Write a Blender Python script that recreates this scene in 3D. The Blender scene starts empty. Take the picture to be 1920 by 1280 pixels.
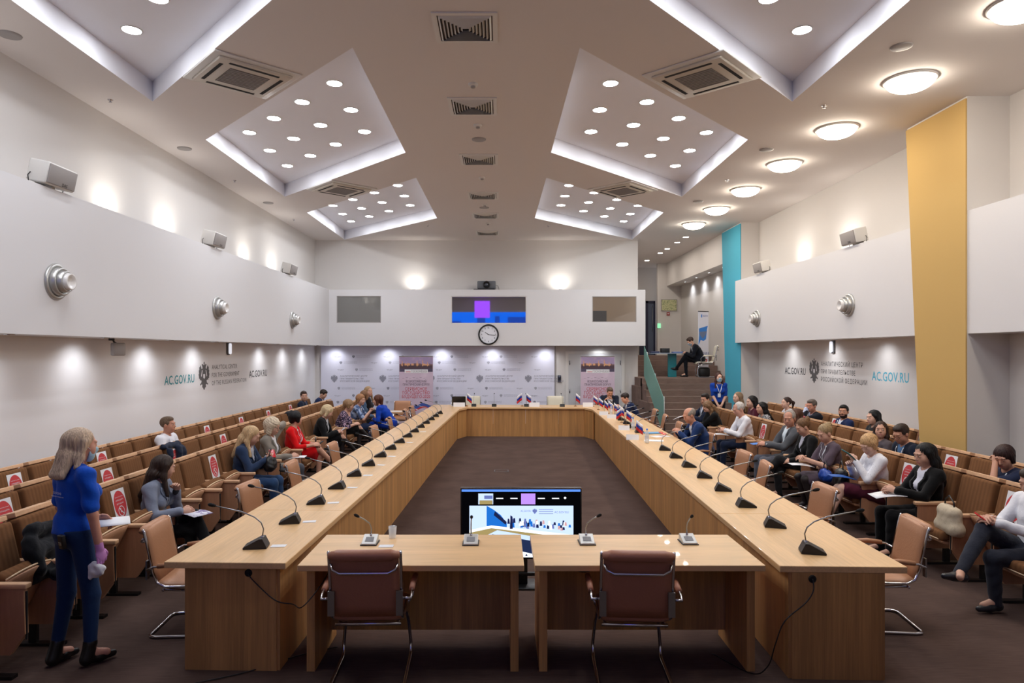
import bpy, bmesh, math, random
import numpy as np
from mathutils import Vector, Matrix, Euler
random.seed(7)
rad = math.radians
SC = bpy.context.scene
COL = SC.collection

# ------------------------------------------------------------------ camera, world, exposure
CAM_H = 2.165
cam_d = bpy.data.cameras.new('camera'); cam = bpy.data.objects.new('camera', cam_d); COL.objects.link(cam)
cam_d.lens = 24; cam_d.sensor_width = 36; cam_d.sensor_fit = 'HORIZONTAL'
cam.location = (0, 0, CAM_H); cam.rotation_euler = (rad(90), 0, 0)
cam_d.shift_x = 20 / 1920; cam_d.shift_y = 20 / 1920
cam_d.clip_end = 100; cam_d.clip_start = 0.05
SC.camera = cam
SC.view_settings.view_transform = 'Standard'
SC.view_settings.look = 'None'
SC.view_settings.exposure = 1.48
SC.view_settings.gamma = 1
SC.view_settings.use_curve_mapping = False
w = bpy.data.worlds.new('world'); SC.world = w; w.use_nodes = True
w.node_tree.nodes['Background'].inputs[0].default_value = (0.9, 0.92, 1, 1)
w.node_tree.nodes['Background'].inputs[1].default_value = 0.5
SC.cycles.max_bounces = 8
SC.cycles.diffuse_bounces = 5
SC.cycles.glossy_bounces = 4
SC.cycles.transmission_bounces = 6
SC.cycles.sample_clamp_indirect = 4.0
SC.cycles.caustics_reflective = False
SC.cycles.caustics_refractive = False

E_COFFER = 38.0     # radiance of the recessed discs
E_DOME = 13.0
SPOT_WASH = 7.0     # wall washing spots, watts
SPOT_UP = 9.0

def lin(c):
    if isinstance(c, str):
        c = tuple(int(c[i:i+2], 16) / 255 for i in (0, 2, 4))
    return tuple((x / 12.92 if x <= 0.04045 else ((x + 0.055) / 1.055) ** 2.4) for x in c[:3])

# ------------------------------------------------------------------ materials
MATS = {}
def mat(name, col, rough=0.6, metal=0.0, spec=0.5, bump=0, bscale=200, var=0.0, vscale=8, emit=0, ecol=None, alpha=1.0, trans=0.0, sheen=0, coat=0):
    if name in MATS: return MATS[name]
    m = bpy.data.materials.new(name); m.use_nodes = True
    nt = m.node_tree; b = nt.nodes['Principled BSDF']
    c = lin(col) + (1,)
    b.inputs['Base Color'].default_value = c
    b.inputs['Roughness'].default_value = rough
    b.inputs['Metallic'].default_value = metal
    b.inputs['Specular IOR Level'].default_value = spec
    if coat: b.inputs['Coat Weight'].default_value = coat; b.inputs['Coat Roughness'].default_value = 0.15
    if sheen: b.inputs['Sheen Weight'].default_value = sheen
    if trans: b.inputs['Transmission Weight'].default_value = trans
    if alpha < 1: b.inputs['Alpha'].default_value = alpha
    if emit:
        b.inputs['Emission Color'].default_value = (lin(ecol) if ecol else lin(col)) + (1,)
        b.inputs['Emission Strength'].default_value = emit
    if var or bump:
        tc = nt.nodes.new('ShaderNodeTexCoord')
    if var:
        n = nt.nodes.new('ShaderNodeTexNoise'); n.inputs['Scale'].default_value = vscale; n.inputs['Detail'].default_value = 5
        nt.links.new(tc.outputs['Object'], n.inputs['Vector'])
        mx = nt.nodes.new('ShaderNodeMix'); mx.data_type = 'RGBA'
        mx.inputs[6].default_value = tuple(x * (1 - var) for x in c[:3]) + (1,)
        mx.inputs[7].default_value = tuple(min(1, x * (1 + var)) for x in c[:3]) + (1,)
        nt.links.new(n.outputs['Fac'], mx.inputs[0]); nt.links.new(mx.outputs[2], b.inputs['Base Color'])
    if bump:
        n = nt.nodes.new('ShaderNodeTexNoise'); n.inputs['Scale'].default_value = bscale; n.inputs['Detail'].default_value = 3
        nt.links.new(tc.outputs['Object'], n.inputs['Vector'])
        bp = nt.nodes.new('ShaderNodeBump'); bp.inputs['Strength'].default_value = bump; bp.inputs['Distance'].default_value = 0.01
        nt.links.new(n.outputs['Fac'], bp.inputs['Height']); nt.links.new(bp.outputs['Normal'], b.inputs['Normal'])
    MATS[name] = m
    return m

def wood(name, col, scale=(60, 60, 2.5), amt=0.28, rough=0.4, dark=None, coat=0.0):
    """fine straight veneer grain, running along the axis with the small scale value"""
    if name in MATS: return MATS[name]
    m = bpy.data.materials.new(name); m.use_nodes = True
    nt = m.node_tree; b = nt.nodes['Principled BSDF']
    tc = nt.nodes.new('ShaderNodeTexCoord'); mp = nt.nodes.new('ShaderNodeMapping'); mp.inputs['Scale'].default_value = scale
    nt.links.new(tc.outputs['Object'], mp.inputs['Vector'])
    n = nt.nodes.new('ShaderNodeTexNoise'); n.inputs['Scale'].default_value = 1.0; n.inputs['Detail'].default_value = 6; n.inputs['Roughness'].default_value = 0.65
    nt.links.new(mp.outputs['Vector'], n.inputs['Vector'])
    mp2 = nt.nodes.new('ShaderNodeMapping'); mp2.inputs['Scale'].default_value = tuple(s * 0.12 for s in scale)
    nt.links.new(tc.outputs['Object'], mp2.inputs['Vector'])
    n2 = nt.nodes.new('ShaderNodeTexNoise'); n2.inputs['Scale'].default_value = 1.0; n2.inputs['Detail'].default_value = 2
    nt.links.new(mp2.outputs['Vector'], n2.inputs['Vector'])
    ad = nt.nodes.new('ShaderNodeMath'); ad.operation = 'ADD'
    nt.links.new(n.outputs['Fac'], ad.inputs[0]); nt.links.new(n2.outputs['Fac'], ad.inputs[1])
    rp = nt.nodes.new('ShaderNodeValToRGB')
    c = lin(col); d = lin(dark) if dark else tuple(x * (1 - amt * 1.3) for x in c)
    rp.color_ramp.elements[0].position = 0.75 / 2 + 0.05; rp.color_ramp.elements[0].color = d + (1,)
    rp.color_ramp.elements[1].position = 1.25 / 2; rp.color_ramp.elements[1].color = tuple(min(1, x * (1 + amt * .35)) for x in c) + (1,)
    dv = nt.nodes.new('ShaderNodeMath'); dv.operation = 'MULTIPLY'; dv.inputs[1].default_value = 0.5
    nt.links.new(ad.outputs[0], dv.inputs[0]); nt.links.new(dv.outputs[0], rp.inputs['Fac'])
    nt.links.new(rp.outputs['Color'], b.inputs['Base Color'])
    b.inputs['Roughness'].default_value = rough; b.inputs['Specular IOR Level'].default_value = 0.4
    if coat: b.inputs['Coat Weight'].default_value = coat
    MATS[name] = m
    return m

def striped(name, col, axis='X', per_m=90, depth=0.25, rough=0.95, dark=0.6):
    """corduroy: ribs along z"""
    if name in MATS: return MATS[name]
    m = bpy.data.materials.new(name); m.use_nodes = True
    nt = m.node_tree; b = nt.nodes['Principled BSDF']
    tc = nt.nodes.new('ShaderNodeTexCoord')
    wv = nt.nodes.new('ShaderNodeTexWave'); wv.bands_direction = axis; wv.inputs['Scale'].default_value = per_m * 0.05; wv.inputs['Distortion'].default_value = 0.4
    wv.inputs['Detail'].default_value = 1
    nt.links.new(tc.outputs['Object'], wv.inputs['Vector'])
    nz = nt.nodes.new('ShaderNodeTexNoise'); nz.inputs['Scale'].default_value = 9; nz.inputs['Detail'].default_value = 4
    nt.links.new(tc.outputs['Object'], nz.inputs['Vector'])
    c = lin(col)
    mx = nt.nodes.new('ShaderNodeMix'); mx.data_type = 'RGBA'
    mx.inputs[6].default_value = tuple(x * dark for x in c) + (1,); mx.inputs[7].default_value = c + (1,)
    nt.links.new(wv.outputs['Fac'], mx.inputs[0])
    mx2 = nt.nodes.new('ShaderNodeMix'); mx2.data_type = 'RGBA'; mx2.blend_type = 'MULTIPLY'; mx2.inputs[0].default_value = 0.5
    nt.links.new(mx.outputs[2], mx2.inputs[6]); nt.links.new(nz.outputs['Fac'], mx2.inputs[7])
    br = nt.nodes.new('ShaderNodeMix'); br.data_type = 'RGBA'; br.blend_type = 'MIX'; br.inputs[0].default_value = 0.45
    nt.links.new(mx.outputs[2], br.inputs[6]); nt.links.new(mx2.outputs[2], br.inputs[7])
    nt.links.new(br.outputs[2], b.inputs['Base Color'])
    bp = nt.nodes.new('ShaderNodeBump'); bp.inputs['Strength'].default_value = depth; bp.inputs['Distance'].default_value = 0.004
    nt.links.new(wv.outputs['Fac'], bp.inputs['Height']); nt.links.new(bp.outputs['Normal'], b.inputs['Normal'])
    b.inputs['Roughness'].default_value = rough; b.inputs['Specular IOR Level'].default_value = 0.15
    MATS[name] = m
    return m

def patterned(name, c1, c2, scale=30, thr=0.5, kind='noise', rough=0.85, c3=None):
    if name in MATS: return MATS[name]
    m = bpy.data.materials.new(name); m.use_nodes = True
    nt = m.node_tree; b = nt.nodes['Principled BSDF']
    tc = nt.nodes.new('ShaderNodeTexCoord')
    if kind == 'voronoi':
        n = nt.nodes.new('ShaderNodeTexVoronoi'); o = 'Distance'
    else:
        n = nt.nodes.new('ShaderNodeTexNoise'); o = 'Fac'; n.inputs['Detail'].default_value = 3
    n.inputs['Scale'].default_value = scale
    nt.links.new(tc.outputs['Object'], n.inputs['Vector'])
    rp = nt.nodes.new('ShaderNodeValToRGB'); rp.color_ramp.interpolation = 'CONSTANT' if kind != 'soft' else 'LINEAR'
    rp.color_ramp.elements[0].color = lin(c1) + (1,); rp.color_ramp.elements[1].position = thr; rp.color_ramp.elements[1].color = lin(c2) + (1,)
    if c3:
        e = rp.color_ramp.elements.new(min(0.98, thr + 0.12)); e.color = lin(c3) + (1,)
    nt.links.new(n.outputs[o], rp.inputs['Fac']); nt.links.new(rp.outputs['Color'], b.inputs['Base Color'])
    b.inputs['Roughness'].default_value = rough
    MATS[name] = m
    return m

def emissive(name, col, strength):
    if name in MATS: return MATS[name]
    m = bpy.data.materials.new(name); m.use_nodes = True
    nt = m.node_tree; nt.nodes.clear()
    e = nt.nodes.new('ShaderNodeEmission'); o = nt.nodes.new('ShaderNodeOutputMaterial')
    e.inputs[0].default_value = lin(col) + (1,); e.inputs[1].default_value = strength
    nt.links.new(e.outputs[0], o.inputs[0]); MATS[name] = m
    return m

# ------------------------------------------------------------------ mesh builder
class MB:
    def __init__(s): s.V = []; s.F = []; s.M = []; s.S = []
    def add(s, V, F, mi=0, smooth=False, mtx=None):
        n = len(s.V)
        if mtx is not None: V = [tuple(mtx @ Vector(v)) for v in V]
        s.V += [tuple(v) for v in V]
        for f in F:
            s.F.append(tuple(i + n for i in f)); s.M.append(mi); s.S.append(smooth)
        return s
    def box(s, x0, x1, y0, y1, z0, z1, mi=0, mtx=None):
        V = [(x0,y0,z0),(x1,y0,z0),(x1,y1,z0),(x0,y1,z0),(x0,y0,z1),(x1,y0,z1),(x1,y1,z1),(x0,y1,z1)]
        F = [(3,2,1,0),(4,5,6,7),(0,1,5,4),(1,2,6,5),(2,3,7,6),(3,0,4,7)]
        return s.add(V, F, mi, False, mtx)
    def rbox(s, x0, x1, y0, y1, z0, z1, r=0.01, seg=2, mi=0, mtx=None, smooth=True):
        bm = bmesh.new(); bmesh.ops.create_cube(bm, size=1)
        for v in bm.verts: v.co = Vector(((x0+x1)/2 + v.co.x*(x1-x0), (y0+y1)/2 + v.co.y*(y1-y0), (z0+z1)/2 + v.co.z*(z1-z0)))
        bmesh.ops.bevel(bm, geom=bm.edges[:], offset=r, segments=seg, profile=0.5, affect='EDGES')
        return s.frombm(bm, mi, smooth, mtx)
    def frombm(s, bm, mi=0, smooth=False, mtx=None):
        bm.verts.index_update()
        V = [tuple(v.co) for v in bm.verts]; F = [tuple(v.index for v in f.verts) for f in bm.faces]
        bm.free()
        return s.add(V, F, mi, smooth, mtx)
    def tube(s, P, r, n=8, mi=0, caps=True, mtx=None, smooth=True):
        P = [Vector(p) for p in P]; m = len(P)
        R = r if isinstance(r, (list, tuple)) else [r] * m
        V = []; F = []
        t0 = (P[1] - P[0]).normalized()
        a = Vector((0, 0, 1)) if abs(t0.z) < 0.9 else Vector((1, 0, 0))
        nrm = t0.cross(a).normalized()
        for i in range(m):
            t = (P[min(i+1, m-1)] - P[max(i-1, 0)]).normalized()
            nrm = (nrm - t * nrm.dot(t)).normalized(); bn = t.cross(nrm)
            for k in range(n):
                an = 2 * math.pi * k / n
                V.append(P[i] + (nrm * math.cos(an) + bn * math.sin(an)) * R[i])
        for i in range(m - 1):
            for k in range(n):
                k2 = (k + 1) % n
                F.append((i*n+k, i*n+k2, (i+1)*n+k2, (i+1)*n+k))
        if caps: F.append(tuple(range(n-1, -1, -1))); F.append(tuple((m-1)*n + k for k in range(n)))
        return s.add(V, F, mi, smooth, mtx)
    def cyl(s, p0, p1, r0, r1=None, n=16, mi=0, mtx=None, smooth=True):
        return s.tube([p0, p1], [r0, r0 if r1 is None else r1], n, mi, True, mtx, smooth)
    def lathe(s, prof, n=24, mi=0, mtx=None, smooth=True):
        """prof: (r, z) from one end to the other"""
        V = []; F = []
        for r, z in prof:
            for k in range(n):
                a = 2 * math.pi * k / n; V.append((r * math.cos(a), r * math.sin(a), z))
        for i in range(len(prof) - 1):
            for k in range(n):
                k2 = (k+1) % n; F.append((i*n+k, i*n+k2, (i+1)*n+k2, (i+1)*n+k))
        return s.add(V, F, mi, smooth, mtx)
    def disc(s, c, r, n=24, mi=0, mtx=None, up=True):
        V = [(c[0] + r*math.cos(2*math.pi*k/n), c[1] + r*math.sin(2*math.pi*k/n), c[2]) for k in range(n)]
        return s.add(V, [tuple(range(n)) if up else tuple(range(n-1,-1,-1))], mi, False, mtx)
    def sphere(s, c, r, n=12, mi=0, mtx=None, scale=(1,1,1)):
        prof = []
        m = max(6, n // 2)
        V = []; F = []
        for i in range(m + 1):
            th = math.pi * i / m
            for k in range(n):
                a = 2*math.pi*k/n
                V.append((c[0] + r*scale[0]*math.sin(th)*math.cos(a), c[1] + r*scale[1]*math.sin(th)*math.sin(a), c[2] - r*scale[2]*math.cos(th)))
        for i in range(m):
            for k in range(n):
                k2 = (k+1) % n; F.append((i*n+k, i*n+k2, (i+1)*n+k2, (i+1)*n+k))
        return s.add(V, F, mi, True, mtx)
    def prism(s, pts, d, mi=0, mtx=None):
        """pts 2D in xz plane (counterclockwise seen from -y), front at y=0, back at y=d"""
        n = len(pts)
        V = [(p[0], 0, p[1]) for p in pts] + [(p[0], d, p[1]) for p in pts]
        F = [tuple(range(n)), tuple(range(2*n-1, n-1, -1))] + [((i+1) % n, i, n+i, n+(i+1) % n) for i in range(n)]
        return s.add(V, F, mi, False, mtx)
    def build(s, name, mats, parent=None, loc=None, bevel=0):
        me = bpy.data.meshes.new(name)
        me.from_pydata(s.V, [], s.F)
        if not isinstance(mats, (list, tuple)): mats = [mats]
        for m in mats: me.materials.append(m)
        me.polygons.foreach_set('material_index', s.M)
        me.polygons.foreach_set('use_smooth', s.S)
        me.update()
        o = bpy.data.objects.new(name, me); COL.objects.link(o)
        if parent: o.parent = parent
        if loc: o.location = loc
        if bevel:
            md = o.modifiers.new('bevel', 'BEVEL'); md.width = bevel; md.segments = 2; md.limit_method = 'ANGLE'
        return o

def tag(o, label=None, cat=None, group=None, kind=None):
    if label: o['label'] = label
    if cat: o['category'] = cat
    if group: o['group'] = group
    if kind: o['kind'] = kind
    return o
def empty(name, loc=(0,0,0), rz=0, label=None, cat=None, group=None):
    o = bpy.data.objects.new(name, None); COL.objects.link(o)
    o.location = loc; o.rotation_euler = (0, 0, rz); o.empty_display_size = 0.1
    return tag(o, label, cat, group)
def struct(o): o['kind'] = 'structure'; return o
KIDS = {}
def kids(o): return [c for c in bpy.data.objects if c.parent == o]
def tree_of(o):
    return (o, [(c, kids(c)) for c in kids(o)])
def dup(tree, loc, rz, label=None, group=None):
    root, ch = tree
    r = root.copy(); COL.objects.link(r); r.location = loc; r.rotation_euler = (0, 0, rz)
    if label: r['label'] = label
    if group: r['group'] = group
    for c, gs in ch:
        d = c.copy(); COL.objects.link(d); d.parent = r
        for g in gs:
            e = g.copy(); COL.objects.link(e); e.parent = d
    return r
def T(x, y, z): return Matrix.Translation((x, y, z))
def R(deg, ax): return Matrix.Rotation(rad(deg), 4, ax)
def P(px, py, Y):
    """world point seen at photograph pixel (px,py) when it stands Y metres in front of the camera"""
    return ((px - 940) * Y / 1280, Y, CAM_H - (py - 660) * Y / 1280)

# writing: text curve turned into mesh outlines
TCACHE = {}
def raw_text(s, bold=0.0, align='LEFT', sp=1.0):
    cu = bpy.data.curves.new('t', 'FONT'); cu.body = s; cu.size = 1; cu.resolution_u = 2; cu.offset = bold; cu.space_character = sp
    cu.align_x = align; cu.fill_mode = 'FRONT'
    o = bpy.data.objects.new('t', cu); COL.objects.link(o)
    dg = bpy.context.evaluated_depsgraph_get(); dg.update()
    ev = o.evaluated_get(dg); me = ev.to_mesh()
    V = [(v.co.x, v.co.y) for v in me.vertices]; F = [tuple(p.vertices) for p in me.polygons]
    ev.to_mesh_clear(); bpy.data.objects.remove(o); bpy.data.curves.remove(cu)
    return V, F
def text_geo(s, size=1.0, xs=1.0, bold=0.0, align='CENTER', sp=1.0):
    key = (s, size, xs, bold, align, sp)
    if key in TCACHE: return TCACHE[key]
    cyr = any(ord(c) > 1000 for c in s)
    bd_ = 0.0 if cyr else bold/size
    V, F = raw_text(s.replace('Ф', 'О').replace('ф', 'о'), bd_, 'LEFT', sp)
    if 'Ф' in s or 'ф' in s:                 # the letter drawn as a ring with a stem
        ref = raw_text('ОО', 0, 'LEFT', sp)[0]; o1 = raw_text('О', 0, 'LEFT', sp)[0]
        wO = max(v[0] for v in o1) - min(v[0] for v in o1); x0 = min(v[0] for v in o1)
        for i, c in enumerate(s):
            if c not in 'Фф': continue
            pre = s[:i].replace('Ф', 'О').replace('ф', 'о') + ('О' if c == 'Ф' else 'о')
            mx = max(v[0] for v in raw_text(pre, 0, 'LEFT', sp)[0]); cw = wO if c == 'Ф' else wO*.75
            xc = mx - cw/2; h0, h1 = (-.04, .76) if c == 'Ф' else (-.12, .70)
            n = len(V); V += [(xc-.035, h0), (xc+.035, h0), (xc+.035, h1), (xc-.035, h1)]; F.append((n, n+1, n+2, n+3))
    if align == 'CENTER' and V:
        m = (min(v[0] for v in V) + max(v[0] for v in V))/2; V = [(v[0]-m, v[1]) for v in V]
    V = [(v[0]*size*xs, v[1]*size) for v in V]
    TCACHE[key] = (V, F)
    return V, F
def add_text(mb, s, size, mtx, xs=1.0, bold=0.0, align='CENTER', mi=0, cx=True):
    """writes in the local xz plane, facing -y"""
    V, F = text_geo(s, size, xs, bold, align)
    if not V: return
    mb.add([(v[0], 0, v[1]) for v in V], F, mi, False, mtx)

# double headed eagle emblem outline, half of it, unit height
EAGLE_R = [(0,.50),(.03,.47),(.045,.52),(.0,.56),(0,1.0),(.05,.95),(.03,.9),(.06,.86),(.09,.90),(.14,.92),(.2,.88),(.16,.85),(.13,.80),(.15,.74),(.2,.74),(.24,.82),(.30,.88),(.33,.80),(.38,.82),(.38,.70),(.42,.70),(.40,.58),(.44,.56),(.40,.46),(.41,.42),(.34,.40),(.33,.34),(.25,.36),(.2,.32),(.24,.24),(.32,.24),(.30,.16),(.22,.2),(.14,.2),(.15,.1),(.08,.08),(.04,.02),(0,0)]
def add_eagle(mb, h, mtx, mi=0, mi2=None, d=0.0, wd=1.0):
    right = [(0,1.0),(.05,.95),(.03,.9),(.06,.86),(.09,.90),(.14,.92),(.2,.88),(.16,.85),(.13,.80),(.15,.74),(.2,.74),(.24,.82),(.30,.88),(.33,.80),(.38,.82),(.38,.70),(.42,.70),(.40,.58),(.44,.56),(.40,.46),(.41,.42),(.34,.40),(.33,.34),(.25,.36),(.2,.32),(.24,.24),(.32,.24),(.30,.16),(.22,.2),(.14,.2),(.15,.1),(.08,.08),(.04,.02),(0,0)]
    sh = [(x * h * wd, (z - .5) * h) for x, z in right]
    for sg in (1, -1):
        pts = [(sg * x, z) for x, z in sh]
        bm = bmesh.new(); vs = [bm.verts.new((x, 0, z)) for x, z in pts]
        f = bm.faces.new(vs)
        f.normal_update()
        if f.normal.y > 0: f.normal_flip()
        bmesh.ops.triangulate(bm, faces=[f])
        mb.frombm(bm, mi, False, mtx)
    if mi2 is not None:      # lighter shield and neck gaps
        q = T(0, -0.001, 0)
        s_ = [(-.07,.56),(-.07,.44),(0,.38),(.07,.44),(.07,.56)]
        mb.add([(x*h*wd, 0, (z-.5)*h) for x, z in s_], [tuple(range(5))], mi2, False, mtx @ q)
        for sg in (1, -1):
            s2 = [(.12,.70),(.17,.70),(.24,.5),(.2,.46)]
            mb.add([(sg*x*h*wd, 0, (z-.5)*h) for x, z in s2], [tuple(range(4))], mi2, False, mtx @ q)
# ------------------------------------------------------------------ room constants
CEIL = 5.54; REC = 0.27
XL, XR = -5.63, 6.70             # side walls
BL, BR = -5.02, 6.15             # bulkhead faces
YB = 20.6; YBF = 19.9            # back wall, back bulkhead face
YREAR = -2.6
BLZ0, BLZ1 = 2.355, 3.99
BRZ0, BRZ1 = 2.41, 4.03
FLOORUP = 2.05

M_wall = mat('white_paint', (.84,.825,.81), rough=0.8, spec=0.2)
M_bulk = mat('white_bulkhead_paint', (.85,.845,.85), rough=0.75, spec=0.2)
M_lowwall = mat('grey_white_wall_panel', (.90,.895,.90), rough=0.6, spec=0.3)
M_rec = mat('ceiling_paint_lit_recess', (.93,.93,.95), rough=.85, spec=.15)  # same ceiling paint, whitened so the recess brightness is put into the colour
M_ceil = mat('ceiling_paint', (.87,.845,.83), rough=0.85, spec=0.15)
M_yellow = mat('yellow_paint', (.77,.64,.40), rough=0.75, spec=0.2)
M_blue = mat('turquoise_paint', (.30,.66,.76), rough=0.7, spec=0.2)
M_glow = emissive('lamp_glow', (.96,.975,1.0), E_COFFER)
M_dome = emissive('dome_glow', (1.0,.95,.88), E_DOME)
M_spotglow = emissive('spot_glow', (.95,.96,1.0), 8)
M_whiteplastic = mat('white_plastic', (.86,.85,.83), rough=0.4)
M_greyplastic = mat('grey_plastic', (.62,.60,.59), rough=0.5)
M_darkgap = mat('dark_gap', (.10,.09,.09), rough=0.8)
M_black = mat('black_plastic', (.045,.045,.05), rough=0.4)
M_chrome = mat('chrome', (.80,.80,.82), rough=0.13, metal=1)
M_steel = mat('brushed_steel', (.62,.63,.64), rough=0.3, metal=1)
M_paper = mat('white_paper', (.90,.90,.91), rough=0.8)

def carpet(name, col):
    m = bpy.data.materials.new(name); m.use_nodes = True
    nt = m.node_tree; b = nt.nodes['Principled BSDF']; tc = nt.nodes.new('ShaderNodeTexCoord')
    mp = nt.nodes.new('ShaderNodeMapping'); mp.inputs['Scale'].default_value = (6, 90, 90)
    nt.links.new(tc.outputs['Object'], mp.inputs['Vector'])
    n = nt.nodes.new('ShaderNodeTexNoise'); n.inputs['Scale'].default_value = 1; n.inputs['Detail'].default_value = 6
    nt.links.new(mp.outputs['Vector'], n.inputs['Vector'])
    n2 = nt.nodes.new('ShaderNodeTexNoise'); n2.inputs['Scale'].default_value = 2.2; n2.inputs['Detail'].default_value = 5
    nt.links.new(tc.outputs['Object'], n2.inputs['Vector'])
    mul = nt.nodes.new('ShaderNodeMath'); mul.operation = 'ADD'
    nt.links.new(n.outputs['Fac'], mul.inputs[0]); nt.links.new(n2.outputs['Fac'], mul.inputs[1])
    h = nt.nodes.new('ShaderNodeMath'); h.operation = 'MULTIPLY'; h.inputs[1].default_value = 0.5; nt.links.new(mul.outputs[0], h.inputs[0])
    rp = nt.nodes.new('ShaderNodeValToRGB'); c = lin(col)
    rp.color_ramp.elements[0].position = .3; rp.color_ramp.elements[0].color = tuple(x*.72 for x in c) + (1,)
    rp.color_ramp.elements[1].position = .7; rp.color_ramp.elements[1].color = tuple(x*1.25 for x in c) + (1,)
    nt.links.new(h.outputs[0], rp.inputs['Fac']); nt.links.new(rp.outputs['Color'], b.inputs['Base Color'])
    bp = nt.nodes.new('ShaderNodeBump'); bp.inputs['Strength'].default_value = .4; bp.inputs['Distance'].default_value = .005
    nt.links.new(n.outputs['Fac'], bp.inputs['Height']); nt.links.new(bp.outputs['Normal'], b.inputs['Normal'])
    b.inputs['Roughness'].default_value = 1; b.inputs['Specular IOR Level'].default_value = .05
    return m
M_carpet = carpet('brown_carpet', (.335,.27,.245))
M_step = carpet('stair_carpet', (.50,.42,.385))

struct(MB().box(XL-.6, XR+2.2, YREAR-.3, YB+8, -.1, 0).build('floor', M_carpet))

# ---- ceiling with four visible coffers and one pair overhead
def coffer_pts(y0, left):
    p = [(-1.65, y0), (-1.62, y0+3.98), (-4.70, y0+7.25), (-4.70, y0+3.28)]
    if not left: p = [(-.78 - x, y) for x, y in p]
    return p
coffers = [(y0, l) for y0 in (-3.7, 1.95, 7.57, 13.22) for l in (True, False)]
cm = bpy.data.curves.new('ceil', 'CURVE')
def ceiling():
    bm = bmesh.new()
    outer = [(XL-.3, YREAR-.2), (XR+2.0, YREAR-.2), (XR+2.0, 28), (XL-.3, 28)]
    edges = []
    def loop(pts):
        vs = [bm.verts.new((x, y, CEIL)) for x, y in pts]
        for i in range(len(vs)): edges.append(bm.edges.new((vs[i], vs[(i+1) % len(vs)])))
        return vs
    loop(outer)
    for y0, l in coffers:
        if y0 < 0: continue
        loop(coffer_pts(y0, l))
    bmesh.ops.triangle_fill(bm, use_beauty=True, edges=edges)
    mb = MB(); mb.frombm(bm, 0)
    for y0, l in coffers:
        if y0 < 0: continue
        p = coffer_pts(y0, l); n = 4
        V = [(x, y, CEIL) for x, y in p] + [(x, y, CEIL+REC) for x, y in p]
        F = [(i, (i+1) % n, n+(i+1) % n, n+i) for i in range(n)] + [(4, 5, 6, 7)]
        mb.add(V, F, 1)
    mb.box(XL-.3, XR+2.0, YREAR-.2, 28, CEIL+REC+.1, CEIL+REC+.2)
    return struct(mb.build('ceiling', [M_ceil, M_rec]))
ceiling()

# ---- side walls
struct(MB().box(XL-.2, XL, YREAR, YB, 0, CEIL+.3).build('wall_left', M_wall))
struct(MB().box(XL, XL+.012, 3.0, YB, 0, BLZ0+.02).build('wall_left_panel', M_lowwall))
struct(MB().box(XL, BL, YREAR, YB, BLZ0, BLZ1).build('wall_left_bulkhead', M_bulk))
struct(MB().box(XR, XR+.2, YREAR, 19.2, 0, CEIL+.3).build('wall_right', M_wall))
struct(MB().box(BR, XR, YREAR, 9.1, BRZ0, BRZ1).build('wall_right_near_bulkhead', M_bulk))
struct(MB().box(BR, XR, 9.9, 17.95, BRZ0, BRZ1).build('wall_right_bulkhead', M_bulk))
# pillars, each with a painted panel that narrows downwards
def pillar(y0, y1, yb1, m, nm, x):
    mb = MB()
    V = [(x, y0, 0), (x, yb1, 0), (x, y1, CEIL), (x, y0, CEIL), (XR, y0, 0), (XR, yb1, 0), (XR, y1, CEIL), (XR, y0, CEIL)]
    mb.add(V, [(0,3,2,1), (4,5,6,7), (0,1,5,4), (1,2,6,5), (2,3,7,6), (3,0,4,7)])
    struct(mb.build('wall_pillar_' + nm, M_wall))
    mb = MB(); d = .02
    V = [(x-d, y0, 0), (x-d, yb1, 0), (x-d, y1, CEIL-.03), (x-d, y0, CEIL-.03), (x, y0, 0), (x, yb1, 0), (x, y1, CEIL-.03), (x, y0, CEIL-.03)]
    mb.add(V, [(0,3,2,1), (4,5,6,7), (0,1,5,4), (1,2,6,5), (2,3,7,6), (3,0,4,7)])
    struct(mb.build('trim_painted_panel_' + nm, m))
pillar(9.0, 10.33, 9.93, M_yellow, 'yellow', 6.14)
pillar(17.75, 19.25, 18.85, M_blue, 'blue', 6.235)
# ---- back wall, with the door, bulkhead with windows
struct(MB().box(XL-.2, 4.12, YB, YB+.25, 0, CEIL+.3).build('wall_back', M_wall))
def bulk_back():
    mb = MB(); x0, x1 = BL, 4.2; z0, z1 = BLZ0, 3.985
    wins = [(-4.80, -3.51, 3.02, 3.80), (-1.46, .73, 3.00, 3.80), (2.65, 3.94, 3.04, 3.79)]
    xs = [x0] + [v for a in wins for v in a[:2]] + [x1]
    for i in range(0, len(xs), 2): mb.box(xs[i], xs[i+1], YBF, YB, z0, z1)
    for a, b, c, d in wins:
        mb.box(a, b, YBF, YB, z0, c); mb.box(a, b, YBF, YB, d, z1)
    mb.box(x0, x1, YB-.02, YB, z0, z1)
    struct(mb.build('wall_back_bulkhead', M_bulk))
    return wins
WINS = bulk_back()
def glassmat(name, col, refl, rough=0.02):
    m = bpy.data.materials.new(name); m.use_nodes = True; nt = m.node_tree; nt.nodes.clear()
    d = nt.nodes.new('ShaderNodeBsdfDiffuse'); d.inputs[0].default_value = lin(col) + (1,)
    g = nt.nodes.new('ShaderNodeBsdfGlossy'); g.inputs['Roughness'].default_value = rough; g.inputs[0].default_value = (.95,.93,.9,1)
    mx = nt.nodes.new('ShaderNodeMixShader'); mx.inputs[0].default_value = refl
    o = nt.nodes.new('ShaderNodeOutputMaterial')
    nt.links.new(d.outputs[0], mx.inputs[1]); nt.links.new(g.outputs[0], mx.inputs[2]); nt.links.new(mx.outputs[0], o.inputs[0])
    return m
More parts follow.
